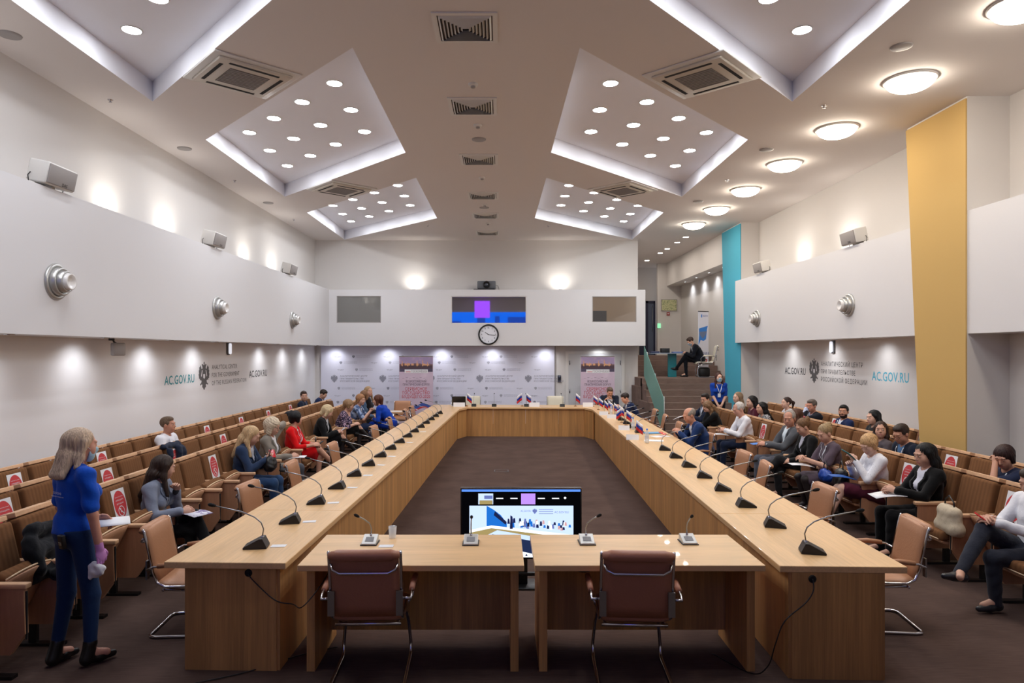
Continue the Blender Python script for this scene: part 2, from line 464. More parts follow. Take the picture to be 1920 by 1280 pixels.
for i, ((a, b, c, d), (cl, rf)) in enumerate(zip(WINS, [((.44,.44,.43), .10), ((.16,.12,.13), .62), ((.52,.46,.40), .10)])):
    f = MB()
    for q in ((a, a+.02, c, d), (b-.02, b, c, d), (a, b, c, c+.02), (a, b, d-.02, d)): f.box(q[0], q[1], YBF+.01, YBF+.05, q[2], q[3])
    fr = struct(f.build('window_%d' % (i+1), M_greyplastic if i != 1 else M_whiteplastic))
    MB().box(a+.02, b-.02, YBF+.02, YBF+.03, c+.02, d-.02).build('pane', glassmat('booth_glass_%d' % i, cl, rf), fr)
    if i == 2:
        MB().box(a+.02, a+.42, YBF+.015, YBF+.02, c+.02, c+.33).build('dark_panel', mat('dark_film', (.22,.21,.21), rough=.4), fr)
# rear wall behind the camera and the big projection it carries (seen as a reflection in the booth window)
struct(MB().box(XL, XR, YREAR-.2, YREAR, 0, CEIL+.3).build('wall_rear', M_wall))
scr = empty('projection_screen', (-.6, YREAR+.03, 3.2), 0, 'wide blue projection with a purple rectangle, reflected in the booth window', 'screen')
MB().box(-2.9, 2.6, -.02, .0, 0, 2.2).build('screen_frame', M_whiteplastic, scr)
mbs = MB(); mbs.box(-2.8, 2.5, 0, .01, .1, 1.45, 0); mbs.box(-1.06, -.12, .01, .02, 1.10, 2.14, 1)
for a_, b_, c_ in ((-2.5,-1.9,.9),(1.0,2.3,1.15),(.2,.5,1.2),(-.9,-.4,1.25)): mbs.box(a_, b_, .01, .012, .15, c_, 2)
mbs.build('picture', [emissive('screen_blue', (.05,.36,.86), .75), emissive('screen_purple', (.56,.28,.92), .8), emissive('screen_blue_deep', (.10,.26,.66), .6)], scr)

# back wall baseboard, backdrop panel with printed marks
bd = empty('backdrop_panel', (0, YB, 0), 0, 'white press wall panel with rows of small grey emblems and lettering', 'backdrop')
x0b, x1b = -5.43, 1.60
MB().box(x0b, x1b, -.05, -.004, .03, BLZ0-.01).build('board', mat('press_wall_print', (.86,.86,.92), rough=.55), bd)
mb = MB(); gi = mat('print_grey', (.56,.56,.61), rough=.7); g2 = mat('print_light_grey', (.66,.66,.71), rough=.7)
rnd = random.Random(3)
YP = -.052
def mark(x, z, i):
    if i % 2 == 0:
        add_text(mb, '•ас.gov•', .055, T(x, YP, z-.02), mi=0)
    else:
        add_eagle(mb, .10, T(x-.26, YP, z), 1 if (i//2) % 2 else 0)
        add_text(mb, 'АНАЛИТИЧЕСКИЙ ЦЕНТР', .032, T(x-.18, YP, z+.01), align='LEFT', mi=1)
        add_text(mb, 'ПРИ ПРАВИТЕЛЬСТВЕ РФ', .032, T(x-.18, YP, z-.03), align='LEFT', mi=1)
for row, (z, off) in enumerate([(2.03, 0), (1.85, .6), (1.64, .15), (1.08, .5), (.86, 0), (.66, .45)]):
    k = 0; x = x0b + .5 + off * .6
    while x < x1b - .3:
        mark(x, z, k + row); x += .74; k += 1
xx = x0b + .40
while xx < x1b - .5:
    add_eagle(mb, .24, T(xx, YP, 1.37), 0)
    for j, s_ in enumerate(('АНАЛИТИЧЕСКИЙ ЦЕНТР', 'ПРИ ПРАВИТЕЛЬСТВЕ', 'РОССИЙСКОЙ ФЕДЕРАЦИИ')):
        add_text(mb, s_, .068, T(xx+.17, YP, 1.42 - j*.075), align='LEFT', mi=0, xs=.95)
    xx += 1.46
mb.build('printed_marks', [gi, g2], bd)

# back door behind the right banner, access reader beside it
dr = struct(MB().box(2.02, 3.62, YB-.045, YB-.0, 0, 2.12).build('door_1', mat('door_white', (.80,.80,.80), rough=.45)))
f = MB(); f.box(1.93, 2.02, YB-.06, YB, 0, 2.2); f.box(3.62, 3.71, YB-.06, YB, 0, 2.2); f.box(2.02, 3.62, YB-.06, YB, 2.12, 2.2)
f.build('door_frame', M_whiteplastic, dr)
f = MB()
for z in (1.85, 1.0): f.cyl((2.06, YB-.055, z-.06), (2.06, YB-.055, z+.06), .012); f.cyl((3.58, YB-.055, z-.06), (3.58, YB-.055, z+.06), .012)
f.build('hinges', M_steel, dr)
f = MB(); f.rbox(1.70, 1.80, YB-.04, YB, 1.26, 1.47, .012)
rd = f.build('access_reader', mat('reader_blue_black', (.10,.11,.17), rough=.35)); tag(rd, 'small dark access reader on the wall left of the back door', 'card reader')
MB().cyl((1.75, YB-.043, 1.42), (1.75, YB-.039, 1.42), .012).build('indicator', mat('reader_dot', (.5,.6,.8)), rd)
struct(MB().box(1.61, 1.635, YB-.03, YB, 0, 2.35).build('trim_back', M_greyplastic))

# ---- stairs up to the hall on the right
SX0, SX1 = 4.02, 6.235
stair = MB(); rise = .158; tr = .28; ys = 17.3
for k in range(9):
    stair.box(SX0, SX1, ys + tr*k, 19.7, rise*k, rise*(k+1))
stair.box(SX0, SX1+.6, 19.5, 21.4, 0, 1.42)
for k in range(4):
    stair.box(SX0, SX1+.6, 21.3 + .3*k, 23, 1.42 + .158*k, 1.42 + .158*(k+1))
for k in range(3): stair.box(3.72+.1*k, SX0, YB-.9+.28*k, YB, 1.0+.158*k-.158, 1.0+.158*k) if False else None
struct(stair.build('floor_stairs', M_step))
nos = MB()
for k in range(9): nos.box(SX0+.03, SX1, ys + tr*k - .004, ys + tr*k + .03, rise*(k+1), rise*(k+1)+.004)
for k in range(4): nos.box(SX0+.03, SX1+.6, 21.3 + .3*k - .004, 21.3+.3*k+.03, 1.42+.158*(k+1), 1.42+.158*(k+1)+.004)
struct(nos.build('trim_stair_nosing', mat('nosing', (.60,.53,.49), rough=.6)))
struct(MB().box(SX0, SX1+.65, 22.3, 27.5, 1.8, 2.052).build('floor_upper_hall', M_step))
# hall beyond
struct(MB().box(6.85, 7.05, 19.2, 26.7, 1.3, CEIL).build('wall_hall_right', M_wall))
struct(MB().box(6.3, 6.86, 19.25, 26.0, 4.68, CEIL).build('wall_hall_bulkhead', M_wall))
struct(MB().box(5.95, 6.9, 26.0, 26.2, 2.05, CEIL).build('wall_hall_end', M_wall))
struct(MB().box(3.5, 7.1, 27.3, 27.5, 2.05, CEIL).build('wall_hall_far', M_wall))
struct(MB().box(3.8, 4.02, YB+.2, 27.5, 2.0, CEIL).build('wall_hall_left', M_wall))
struct(MB().box(XR-.01, XR+.2, 19.2, 19.4, 0, CEIL).build('wall_hall_return', M_wall))
struct(MB().box(5.9, 6.85, 25.96, 26.0, 2.05, 2.17).build('baseboard_hall', M_whiteplastic))
# glass door of the hall, ajar
gd = struct(MB().box(5.83, 6.06, 27.15, 27.2, 2.05, 4.12).build('door_2', mat('tinted_glass', (.38,.42,.50), rough=.08, spec=.8)))
f = MB(); f.box(5.5, 5.83, 27.1, 27.22, 2.05, 4.2); f.box(6.06, 6.11, 27.1, 27.22, 2.05, 4.2); f.box(5.5, 6.11, 27.1, 27.22, 4.12, 4.2)
f.build('door_frame', mat('door_frame_navy', (.14,.14,.25), rough=.4), gd)
MB().cyl((6.0, 27.12, 3.0), (6.0, 27.12, 4.0), .012).build('door_handle', M_steel, gd)
ex = MB(); ex.rbox(5.93, 6.05, 25.90, 25.96, 3.08, 3.26, .01)
o = ex.build('exit_light', emissive('exit_green', (.55,.85,.65), .5)); tag(o, 'small green exit light beside the hall door', 'exit light')
ep = empty('evacuation_plan', (6.38, 25.98, 3.95), 0, 'pale yellow evacuation plan on the hall end wall', 'evacuation plan')
MB().box(-.30, .30, -.02, 0, -.22, .22).build('plan_frame', M_greyplastic, ep)
MB().box(-.28, .28, -.024, -.02, -.20, .20).build('plan_sheet', patterned('plan_print', (.80,.80,.62), (.62,.66,.50), 26, .53, 'noise'), ep)
fs = empty('fire_sign', (6.35, 25.98, 3.62), 0, 'small red fire sign below the evacuation plan', 'sign')
MB().box(-.06, .06, -.012, 0, -.06, .06).build('plate', mat('sign_red', (.62,.20,.18)), fs)
MB().box(-.035, .035, -.015, -.012, -.012, .02).build('mark', M_paper, fs)
tag(MB().rbox(6.82, 6.85, 23.3, 23.5, 2.95, 3.2, .01).build('wall_switch_box', M_steel), 'small metal box on the hall side wall behind the seated man', 'switch box')

# ---- ceiling fittings
disc_me = None
def downlight(x, y, z, r, label, group, glow=M_glow):
    global disc_me
    e = empty('recessed_downlight', (x, y, z), 0, label, 'ceiling light', group)
    return e
def make_dl(r, glow):
    e = empty('recessed_downlight', (0, 0, 0), 0, 'x', 'ceiling light')
    MB().lathe([(r*1.18, 0), (r*1.18, -.008), (r*1.02, -.01), (r, -.004), (r, 0)], 28).build('rim', M_whiteplastic, e)
    MB().lathe([(r, -.006), (r*.985, -.009), (r*.93, -.0105), (r*.7, -.0115), (.001, -.012)], 28).build('diffuser', glow, e)
    return e
ORD = ['first','second','third','fourth','fifth','sixth','seventh','eighth','ninth','tenth','eleventh','twelfth','thirteenth','fourteenth','fifteenth','sixteenth','seventeenth','eighteenth','nineteenth','twentieth']
base_dl = make_dl(.098, M_glow); used = False
tr_dl = tree_of(base_dl)
for y0, l in coffers:
    if y0 < 0: continue
    cn = {1.95: 'nearest', 7.57: 'middle', 13.22: 'farthest'}[y0]
    for i in range(4):
        for j in range(3):
            x = -2.26 - .64*i; y = y0 + 1.68 + .69*i + 1.01*j
            if not l: x = -.78 - x
            lab = 'round downlight in the %s %s ceiling recess, slanting row %s, %s from the room centre' % (cn, 'left' if l else 'right', ORD[j], ORD[i])
            if not used:
                base_dl.location = (x, y, CEIL+REC); base_dl['label'] = lab; base_dl['group'] = 'recessed downlights'; used = True
            else: dup(tr_dl, (x, y, CEIL+REC), 0, lab, 'recessed downlights')
# small ones in the hall ceiling
b2 = make_dl(.075, emissive('hall_glow', (1,.95,.9), 70)); tr2 = tree_of(b2)
for i, (px, py) in enumerate([(1286,444), (1270,454), (1251,466), (1238,474), (1213,488)]):
    Y = 3.375*1280/(660-py); x = (px-940)*Y/1280
    lab = 'small round downlight in the hall ceiling beyond the stairs, %s from the camera' % ORD[i]
    if i == 0: b2.location = (x, Y, CEIL); b2['label'] = lab; b2['group'] = 'hall downlights'
    else: dup(tr2, (x, Y, CEIL), 0, lab, 'hall downlights')
# glass domes
def make_dome():
    e = empty('dome_lamp', (0,0,0), 0, 'x', 'ceiling light', 'dome lamps')
    MB().lathe([(.30, 0), (.30, -.02), (.275, -.03), (.27, -.0)], 40).build('base_ring', M_whiteplastic, e)
    prof = [(.27*math.cos(a), -.025 - .125*math.sin(a)) for a in [math.pi/2*k/10 for k in range(11)]]
    MB().lathe(prof, 40).build('glass_bowl', M_dome, e)
    return e
bd0 = make_dome(); trd = tree_of(bd0)
for i, y in enumerate([4.75, 6.62, 8.45, 10.3, 12.2, 14.15, 16.05, 17.95]):
    lab = 'bright glass dome lamp on the right of the ceiling, %s from the back wall' % ORD[7-i]
    if i == 0: bd0.location = (5.06, y, CEIL); bd0['label'] = lab
    else: dup(trd, (5.06, y, CEIL), 0, lab)
# square louvred air diffusers down the middle
def make_vent(s=.66):
    e = empty('air_diffuser', (0,0,0), 0, 'x', 'air vent', 'square air diffusers')
    h = s/2; f = MB()
    for a, b in ((h, h-.05),):
        f.box(-a, a, -a, -b, -.015, 0); f.box(-a, a, b, a, -.015, 0); f.box(-a, -b, -b, b, -.015, 0); f.box(b, a, -b, b, -.015, 0)
    f.build('frame', M_whiteplastic, e)
    MB().box(-h+.05, h-.05, -h+.05, h-.05, -.004, 0).build('backing', mat('vent_gap', (.30,.28,.27), rough=.8), e)
    lv = MB(); k = h - .06
    while k > .05:
        q = k - .021   # sloping ring
        V = [(-k,-k,-.006),(k,-k,-.006),(k,k,-.006),(-k,k,-.006),(-q,-q,-.03),(q,-q,-.03),(q,q,-.03),(-q,q,-.03)]
        lv.add(V, [(0,1,5,4),(1,2,6,5),(2,3,7,6),(3,0,4,7)])
        lv.add([(x,y,z+.004) for x,y,z in V], [(4,5,1,0),(5,6,2,1),(6,7,3,2),(7,4,0,3)])
        k -= .036
    lv.build('louvres', M_whiteplastic, e)
    return e
bv = make_vent(); trv = tree_of(bv)
for i, y in enumerate([7.1, 9.37, 11.95, 14.7, 16.85, 19.3]):
    lab = 'square white louvred air diffuser on the ceiling centre line, %s from the camera' % ORD[i]
    if i == 0: bv.location = (-.37, y, CEIL); bv['label'] = lab
    else: dup(trv, (-.39, y, CEIL), 0, lab)
# air conditioning cassettes, turned
def make_cass():
    e = empty('ceiling_air_conditioner', (0,0,0), 0, 'x', 'air conditioner', 'ceiling air conditioners')
    h = .475; f = MB(); f.rbox(-h-.05, h+.05, -h-.05, h+.05, -.02, .0, .008)
    f.build('surround', M_whiteplastic, e)
    MB().rbox(-h+.03, h-.03, -h+.03, h-.03, -.05, -.015, .015).build('panel', mat('ac_cream', (.80,.77,.72), rough=.5), e)
    g = MB(); g.box(-.24, .24, -.24, .24, -.056, -.05)
    gr = g.build('grille', mat('ac_grille', (.47,.45,.42), rough=.7), e)
    sl = MB()
    for k in range(11): sl.box(-.235, .235, -.22+.044*k-.006, -.22+.044*k+.006, -.061, -.056)
    sl.build('grille_bars', M_greyplastic, gr)
    for q in range(4):
        m = R(90*q, 'Z'); s_ = MB(); s_.box(-.30, .30, .345, .385, -.054, -.049, 0, m)
        s_.build('air_slot', M_darkgap, e)
    return e
bc = make_cass(); trc = tree_of(bc)
for i, (x, y, a, t) in enumerate([(-3.16, 8.33, 43, 'nearer left'), (-3.30, 14.1, 43, 'farther left'), (2.45, 8.33, -43, 'nearer right'), (2.52, 14.15, -43, 'farther right')]):
    lab = 'square air conditioning unit set diagonally in the ceiling, %s one' % t
    if i == 0: bc.location = (x, y, CEIL); bc.rotation_euler = (0, 0, rad(a)); bc['label'] = lab
    else: dup(trc, (x, y, CEIL), rad(a), lab)
# round ceiling speakers, detectors, sprinklers
def ceil_xy(px, py, z=CEIL):
    Y = (z-CAM_H)*1280/(660-py); return (px-940)*Y/1280, Y
sp0 = MB().lathe([(.115, 0), (.11, -.012), (.09, -.016), (0.001, -.018)], 28).build('ceiling_speaker', M_greyplastic)
for i, (px, py, t) in enumerate([(18,65,'nearest one on the left side'), (346,278,'second one on the left side'), (503,380,'third one on the left side'), (898,261,'nearer one on the centre line'), (908,389,'farther one on the centre line'), (1690,87,'nearest one on the right side'), (1437,280,'second one on the right side'), (1309,377,'third one on the right side')]):
    o = sp0 if i == 0 else sp0.copy()
    if i: COL.objects.link(o)
    x, y = ceil_xy(px, py); o.location = (x, y, CEIL); tag(o, 'flat round grey loudspeaker in the ceiling, ' + t, 'ceiling speaker', 'ceiling speakers')
def make_det():
    e = empty('smoke_detector', (0,0,0), 0, 'x', 'smoke detector', 'smoke detectors')
    MB().lathe([(.062, 0), (.062, -.02), (.05, -.03), (.001, -.032)], 20).build('housing', M_whiteplastic, e)
    MB().lathe([(.03, -.03), (.03, -.05), (.02, -.055), (.001, -.056)], 16).build('sensor', M_greyplastic, e)
    return e
d0 = make_det(); trs = tree_of(d0)
for i, (px, py, t) in enumerate([(887,157,'between the two nearest diffusers'), (896,234,'just past the second diffuser'), (904,332,'just past the third diffuser'), (909,383,'between the fourth and fifth diffusers'), (915,418,'just past the fifth diffuser')]):
    x, y = ceil_xy(px, py); lab = 'small white smoke detector on the ceiling centre line, ' + t
    if i == 0: d0.location = (x, y, CEIL); d0['label'] = lab
    else: dup(trs, (x, y, CEIL), 0, lab)
s0 = MB().lathe([(.035, 0), (.035, -.006), (.012, -.008), (.012, -.03), (.022, -.034), (.001, -.036)], 14).build('sprinkler', M_chrome)
for i, (px, py, t) in enumerate([(207,187,'nearest on the left side'), (440,338,'second on the left side'), (551,411,'farthest on the left side'), (1545,198,'nearest on the right side'), (1363,337,'farther on the right side'), (802,422,'left of the centre near the back'), (1028,423,'right of the centre near the back')]):
    o = s0 if i == 0 else s0.copy()
    if i: COL.objects.link(o)
    x, y = ceil_xy(px, py); o.location = (x, y, CEIL); tag(o, 'tiny sprinkler head in the ceiling, ' + t, 'sprinkler', 'sprinklers')

# ---- wall washing spots under the bulkheads and uplights on them
def spot(loc, target, watts, deg=125, blend=1.0, col=(.93,.95,1.0), size=.05):
    d = bpy.data.lights.new('spot', 'SPOT'); d.energy = watts; d.spot_size = rad(deg); d.spot_blend = blend; d.shadow_soft_size = size; d.color = col
    o = bpy.data.objects.new('spot_light', d); COL.objects.link(o); o.location = loc
    o.rotation_euler = (Vector(target) - Vector(loc)).to_track_quat('-Z', 'Y').to_euler()
    return o
def make_wash():
    e = empty('wall_washer_spot', (0,0,0), 0, 'x', 'spotlight', 'spots under the bulkheads')
    MB().lathe([(.055, 0), (.055, -.008), (.042, -.01), (.04, -.002)], 20).build('rim', M_chrome, e)
    MB().disc((0, 0, -.004), .04, 20, up=False).build('lens', M_spotglow, e)
    return e
w0 = make_wash(); trw = tree_of(w0); first = True
def wash(x, y, z, tx, ty, lab, watts=SPOT_WASH):
    global first
    if first: w0.location = (x, y, z); w0['label'] = lab; first = False
    else: dup(trw, (x, y, z), 0, lab)
    spot((x, y, z-.03), (tx, ty, z-1.0), watts)
for i, y in enumerate([5.5, 7.2, 8.95, 10.7, 12.4, 15.8, 17.5, 19.2]):
    wash(XL+.44, y, BLZ0, XL-.02, y, 'small recessed spot under the left bulkhead, %s from the camera' % ORD[i])
for i, x in enumerate([-4.99, -3.39, -1.80, -.27, 1.32, 2.93]):
    wash(x, YB-.40, BLZ0, x, YB+.02, 'small recessed spot under the back bulkhead, %s from the left' % ORD[i])
for i, y in enumerate([6.2, 7.9, 11.83, 13.7, 15.65]):
    if i < 2: continue
    wash(XR-.44, y, BRZ0, XR+.02, y, 'small recessed spot under the right bulkhead, %s from the camera' % ORD[i-2])
for i, y in enumerate([20.2, 21.6, 23.0, 24.4]):
    wash(6.85-.28, y, 4.68, 6.87, y, 'small recessed spot in the hall bulkhead, %s from the camera' % ORD[i], SPOT_WASH*1.1)
up0 = MB().lathe([(.05, 0), (.05, .05), (.035, .05), (.03, .03)], 16).build('uplight', M_whiteplastic)
ups = [(XL+.34, y, BLZ1, XL-.02, y, 'left bulkhead ledge') for y in (6.2, 9.7, 11.4, 14.9, 16.7)] + [(x, YB-.34, 3.985, x, YB+.02, 'back bulkhead ledge') for x in (-2.6, 1.76)] + [(XR-.32, y, BRZ1, XR+.02, y, 'right bulkhead ledge') for y in (13.1, 15.1)]
cnt = {}
for i, (x, y, z, tx, ty, t) in enumerate(ups):
    o = up0 if i == 0 else up0.copy()
    if i: COL.objects.link(o)
    k = cnt.get(t, 0); cnt[t] = k + 1
    o.location = (x, y, z); tag(o, 'small uplight casting a glow, on the %s, %s along it' % (t, ORD[k]), 'uplight', 'uplights on the bulkhead ledges')
    spot((x, y, z+.06), (tx, ty, z+.55), SPOT_UP, 140, 1.0, (1.0,.95,.88))
# ------------------------------------------------------------------ conference table
UA = -1.88                      # the table run is turned slightly against the room
UO = (0.198, 4.53)
def U(u, v, z=0.0):
    a = rad(UA)
    return Vector((UO[0] + u*math.cos(a) - v*math.sin(a), UO[1] + u*math.sin(a) + v*math.cos(a), z))
TH = 0.75
M_oak = wood('oak_top', (.90,.735,.53), (3, 60, 60), .12, rough=.38, coat=.15)
M_oaky = wood('oak_top_long', (.90,.735,.53), (60, 2.5, 60), .12, rough=.38, coat=.15)
M_oakv = wood('oak_panel', (.78,.58,.36), (70, 70, 2.0), .22, rough=.45)
M_oakd = wood('oak_edge', (.70,.52,.35), (3, 60, 60), .18, rough=.45)
M_hole = mat('cable_hole', (.03,.03,.03), rough=.7)
IN, OUT = 1.648, 2.48
L_ARM = 12.95
def utable():
    rt = empty('conference_table', (UO[0], UO[1], 0), rad(UA), 'long oak veneer conference table running round three sides of the carpet', 'table')
    # tops: long arms in lengths, back bar
    cuts = [0, 1.52, 3.55, 5.6, 7.65, 9.7, 11.7, 13.80]
    for s in (-1, 1):
        v0 = .0 if s < 0 else .05
        for k in range(len(cuts)-1):
            a, b = (cuts[k] if k else v0), cuts[k+1]
            mb = MB(); x0, x1 = (s*OUT, s*IN) if s < 0 else (IN, OUT)
            mb.box(x0, x1, a + (.0015 if k else 0), b-.0015, TH-.045, TH)
            mb.build('table_top', M_oaky, rt, bevel=.006)
    MB().box(-IN+.0015, IN-.0015, L_ARM, 13.80, TH-.045, TH).build('table_top', M_oak, rt, bevel=.006)
    # small angled corner fillets
    for s in (-1, 1):
        mb = MB(); z0, z1 = TH-.045, TH
        pts = [(s*(IN-.0015), L_ARM-.0015), (s*(IN-.0015), L_ARM-.55), (s*(IN-.16), L_ARM-.0015)]
        V = [(x, y, z0) for x, y in pts] + [(x, y, z1) for x, y in pts]
        F = [(0,1,2), (5,4,3), (0,3,4,1), (1,4,5,2), (2,5,3,0)] if s > 0 else [(2,1,0), (3,4,5), (1,4,3,0), (2,5,4,1), (0,3,5,2)]
        mb.add(V, F); mb.build('corner_fillet', M_oaky, rt)
    # modesty panels, inner and end
    pn = .06
    for s in (-1, 1):
        xa = s*(IN+pn)
        for k in range(len(cuts)-1):
            a, b = cuts[k], min(cuts[k+1], L_ARM+pn)
            if k == 0: a = .06
            if a >= b: continue
            n = max(1, round((b-a)/1.02)); st = (b-a)/n
            for j in range(n):
                mb = MB(); x0, x1 = sorted((xa, xa+s*.03)); mb.box(x0, x1, a+st*j+.002, a+st*(j+1)-.002, 0, TH-.045)
                mb.build('inner_panel', M_oakv, rt)
        # end cabinet panel facing the camera
        x0, x1 = sorted((s*(IN+.08), s*(OUT-.15 if s > 0 else OUT-.12)))
        mb = MB(); mb.box(x0, x1, .05, .085, 0, TH-.045)
        ep_ = mb.build('end_panel', M_oakv, rt)
        hx = (-1.92 if s < 0 else 1.86)
        h = MB(); h.lathe([(.026, 0), (.026, .004), (.018, .006), (.001, .002)], 20, 0, T(hx, .05, .665) @ R(90, 'X'))
        h.build('cable_hole', M_hole, ep_)
        x = s*(OUT-.16); mb = MB(); x0, x1 = sorted((x, x+s*.03)); mb.box(x0, x1, .085, .5, 0, TH-.045); mb.build('side_panel', M_oakv, rt)
    for k in range(4):
        a = -IN-.03 + k*(2*IN+.06)/4; b = a + (2*IN+.06)/4
        MB().box(a+.002, b-.002, L_ARM+pn, L_ARM+pn+.03, 0, TH-.045).build('inner_panel', M_oakv, rt)
    for s in (-1, 1):
        mb = MB(); p0 = Vector((s*(IN+.045), L_ARM-.50)); p1 = Vector((s*(IN-.13), L_ARM+.06)); d = (p1-p0).normalized(); nn = Vector((-d.y, d.x))*.02
        V = [(p.x, p.y, z) for z in (0, TH-.045) for p in (p0, p1, p1+nn, p0+nn)]
        mb.add(V, [(3,2,1,0),(4,5,6,7),(0,1,5,4),(1,2,6,5),(2,3,7,6),(3,0,4,7)]); mb.build('corner_panel', M_oakv, rt)
    # trestle legs under the far side
    for s in (-1, 1):
        for v in (2.5, 5.6, 8.7, 11.8):
            x0, x1 = sorted((s*(IN+.10), s*(OUT-.12))); MB().box(x0, x1, v, v+.03, 0, TH-.045).build('leg', M_oakv, rt)
    return rt
utable()

def small_table(x0, x1, y0, y1, lab):
    e = empty('table', ((x0+x1)/2, (y0+y1)/2, 0), 0, lab, 'table', 'two front tables')
    w, d = (x1-x0)/2, (y1-y0)/2; f = 38/40*TH
    MB().box(-w, w, -d, d, TH-.04, TH).build('table_top', M_oak, e, bevel=.004)
    for s in (-1, 1):
        a, b = sorted((s*(w-.035), s*(w-.09))); MB().box(a, b, -d+.10, d-.06, 0, TH-.04).build('leg', M_oakv, e)
    MB().box(-w+.09, w-.09, d-.22, d-.19, .10, TH-.04).build('modesty_panel', M_oakv, e)
    return e
small_table(-1.355, .152, 4.53, 5.30, 'left of the two short oak tables in front')
small_table(.222, 1.755, 4.53, 5.30, 'right of the two short oak tables in front')

# cables
def cable(pts, r, name, lab, m=None):
    # smooth through points
    P_ = [Vector(p) for p in pts]; out = []
    for i in range(len(P_)-1):
        p0 = P_[max(i-1, 0)]; p1 = P_[i]; p2 = P_[i+1]; p3 = P_[min(i+2, len(P_)-1)]
        for k in range(8):
            t = k/8; out.append(.5*((2*p1) + (p2-p0)*t + (2*p0-5*p1+4*p2-p3)*t*t + (3*p1-p0-3*p2+p3)*t**3))
    out.append(P_[-1])
    o = MB().tube(out, r, 6).build(name, m or M_black)
    return tag(o, lab, 'cable')
def UC(u, v, z): return U(u, v, z)
cable([UC(-1.92,.045,.665), UC(-1.88,.03,.62), UC(-1.72,.0,.50), UC(-1.60,.0,.475), (-1.30,4.47,.50), (-1.20,4.60,.62), (-1.18,4.8,.70)], .004, 'cable', 'black cable hanging from the hole in the left table end')
cable([UC(1.86,.045,.665), UC(1.855,.02,.60), UC(1.80,.01,.52), UC(1.66,.0,.40), UC(1.60,-.0,.25), UC(1.56,.02,.10), UC(1.48,.1,.01), UC(1.3,.4,.008)], .004, 'cable', 'black cable hanging down from the right table end')
cable([(-.85,5.06,.69),(-.70,5.03,.62),(-.45,5.02,.60),(-.2,5.03,.64),(-.05,5.05,.70)], .004, 'cable', 'black cable looped under the left front table')
cable([(.40,5.06,.70),(.45,5.03,.60),(.62,5.02,.55),(.78,5.03,.62),(.85,5.05,.70)], .004, 'cable', 'black cable looped under the right front table')
cable([(-2.0,4.45,.008),(-1.7,4.62,.008),(-1.45,4.85,.008),(-1.2,5.0,.008)], .004, 'cable', 'black cable lying on the carpet beside the left table')

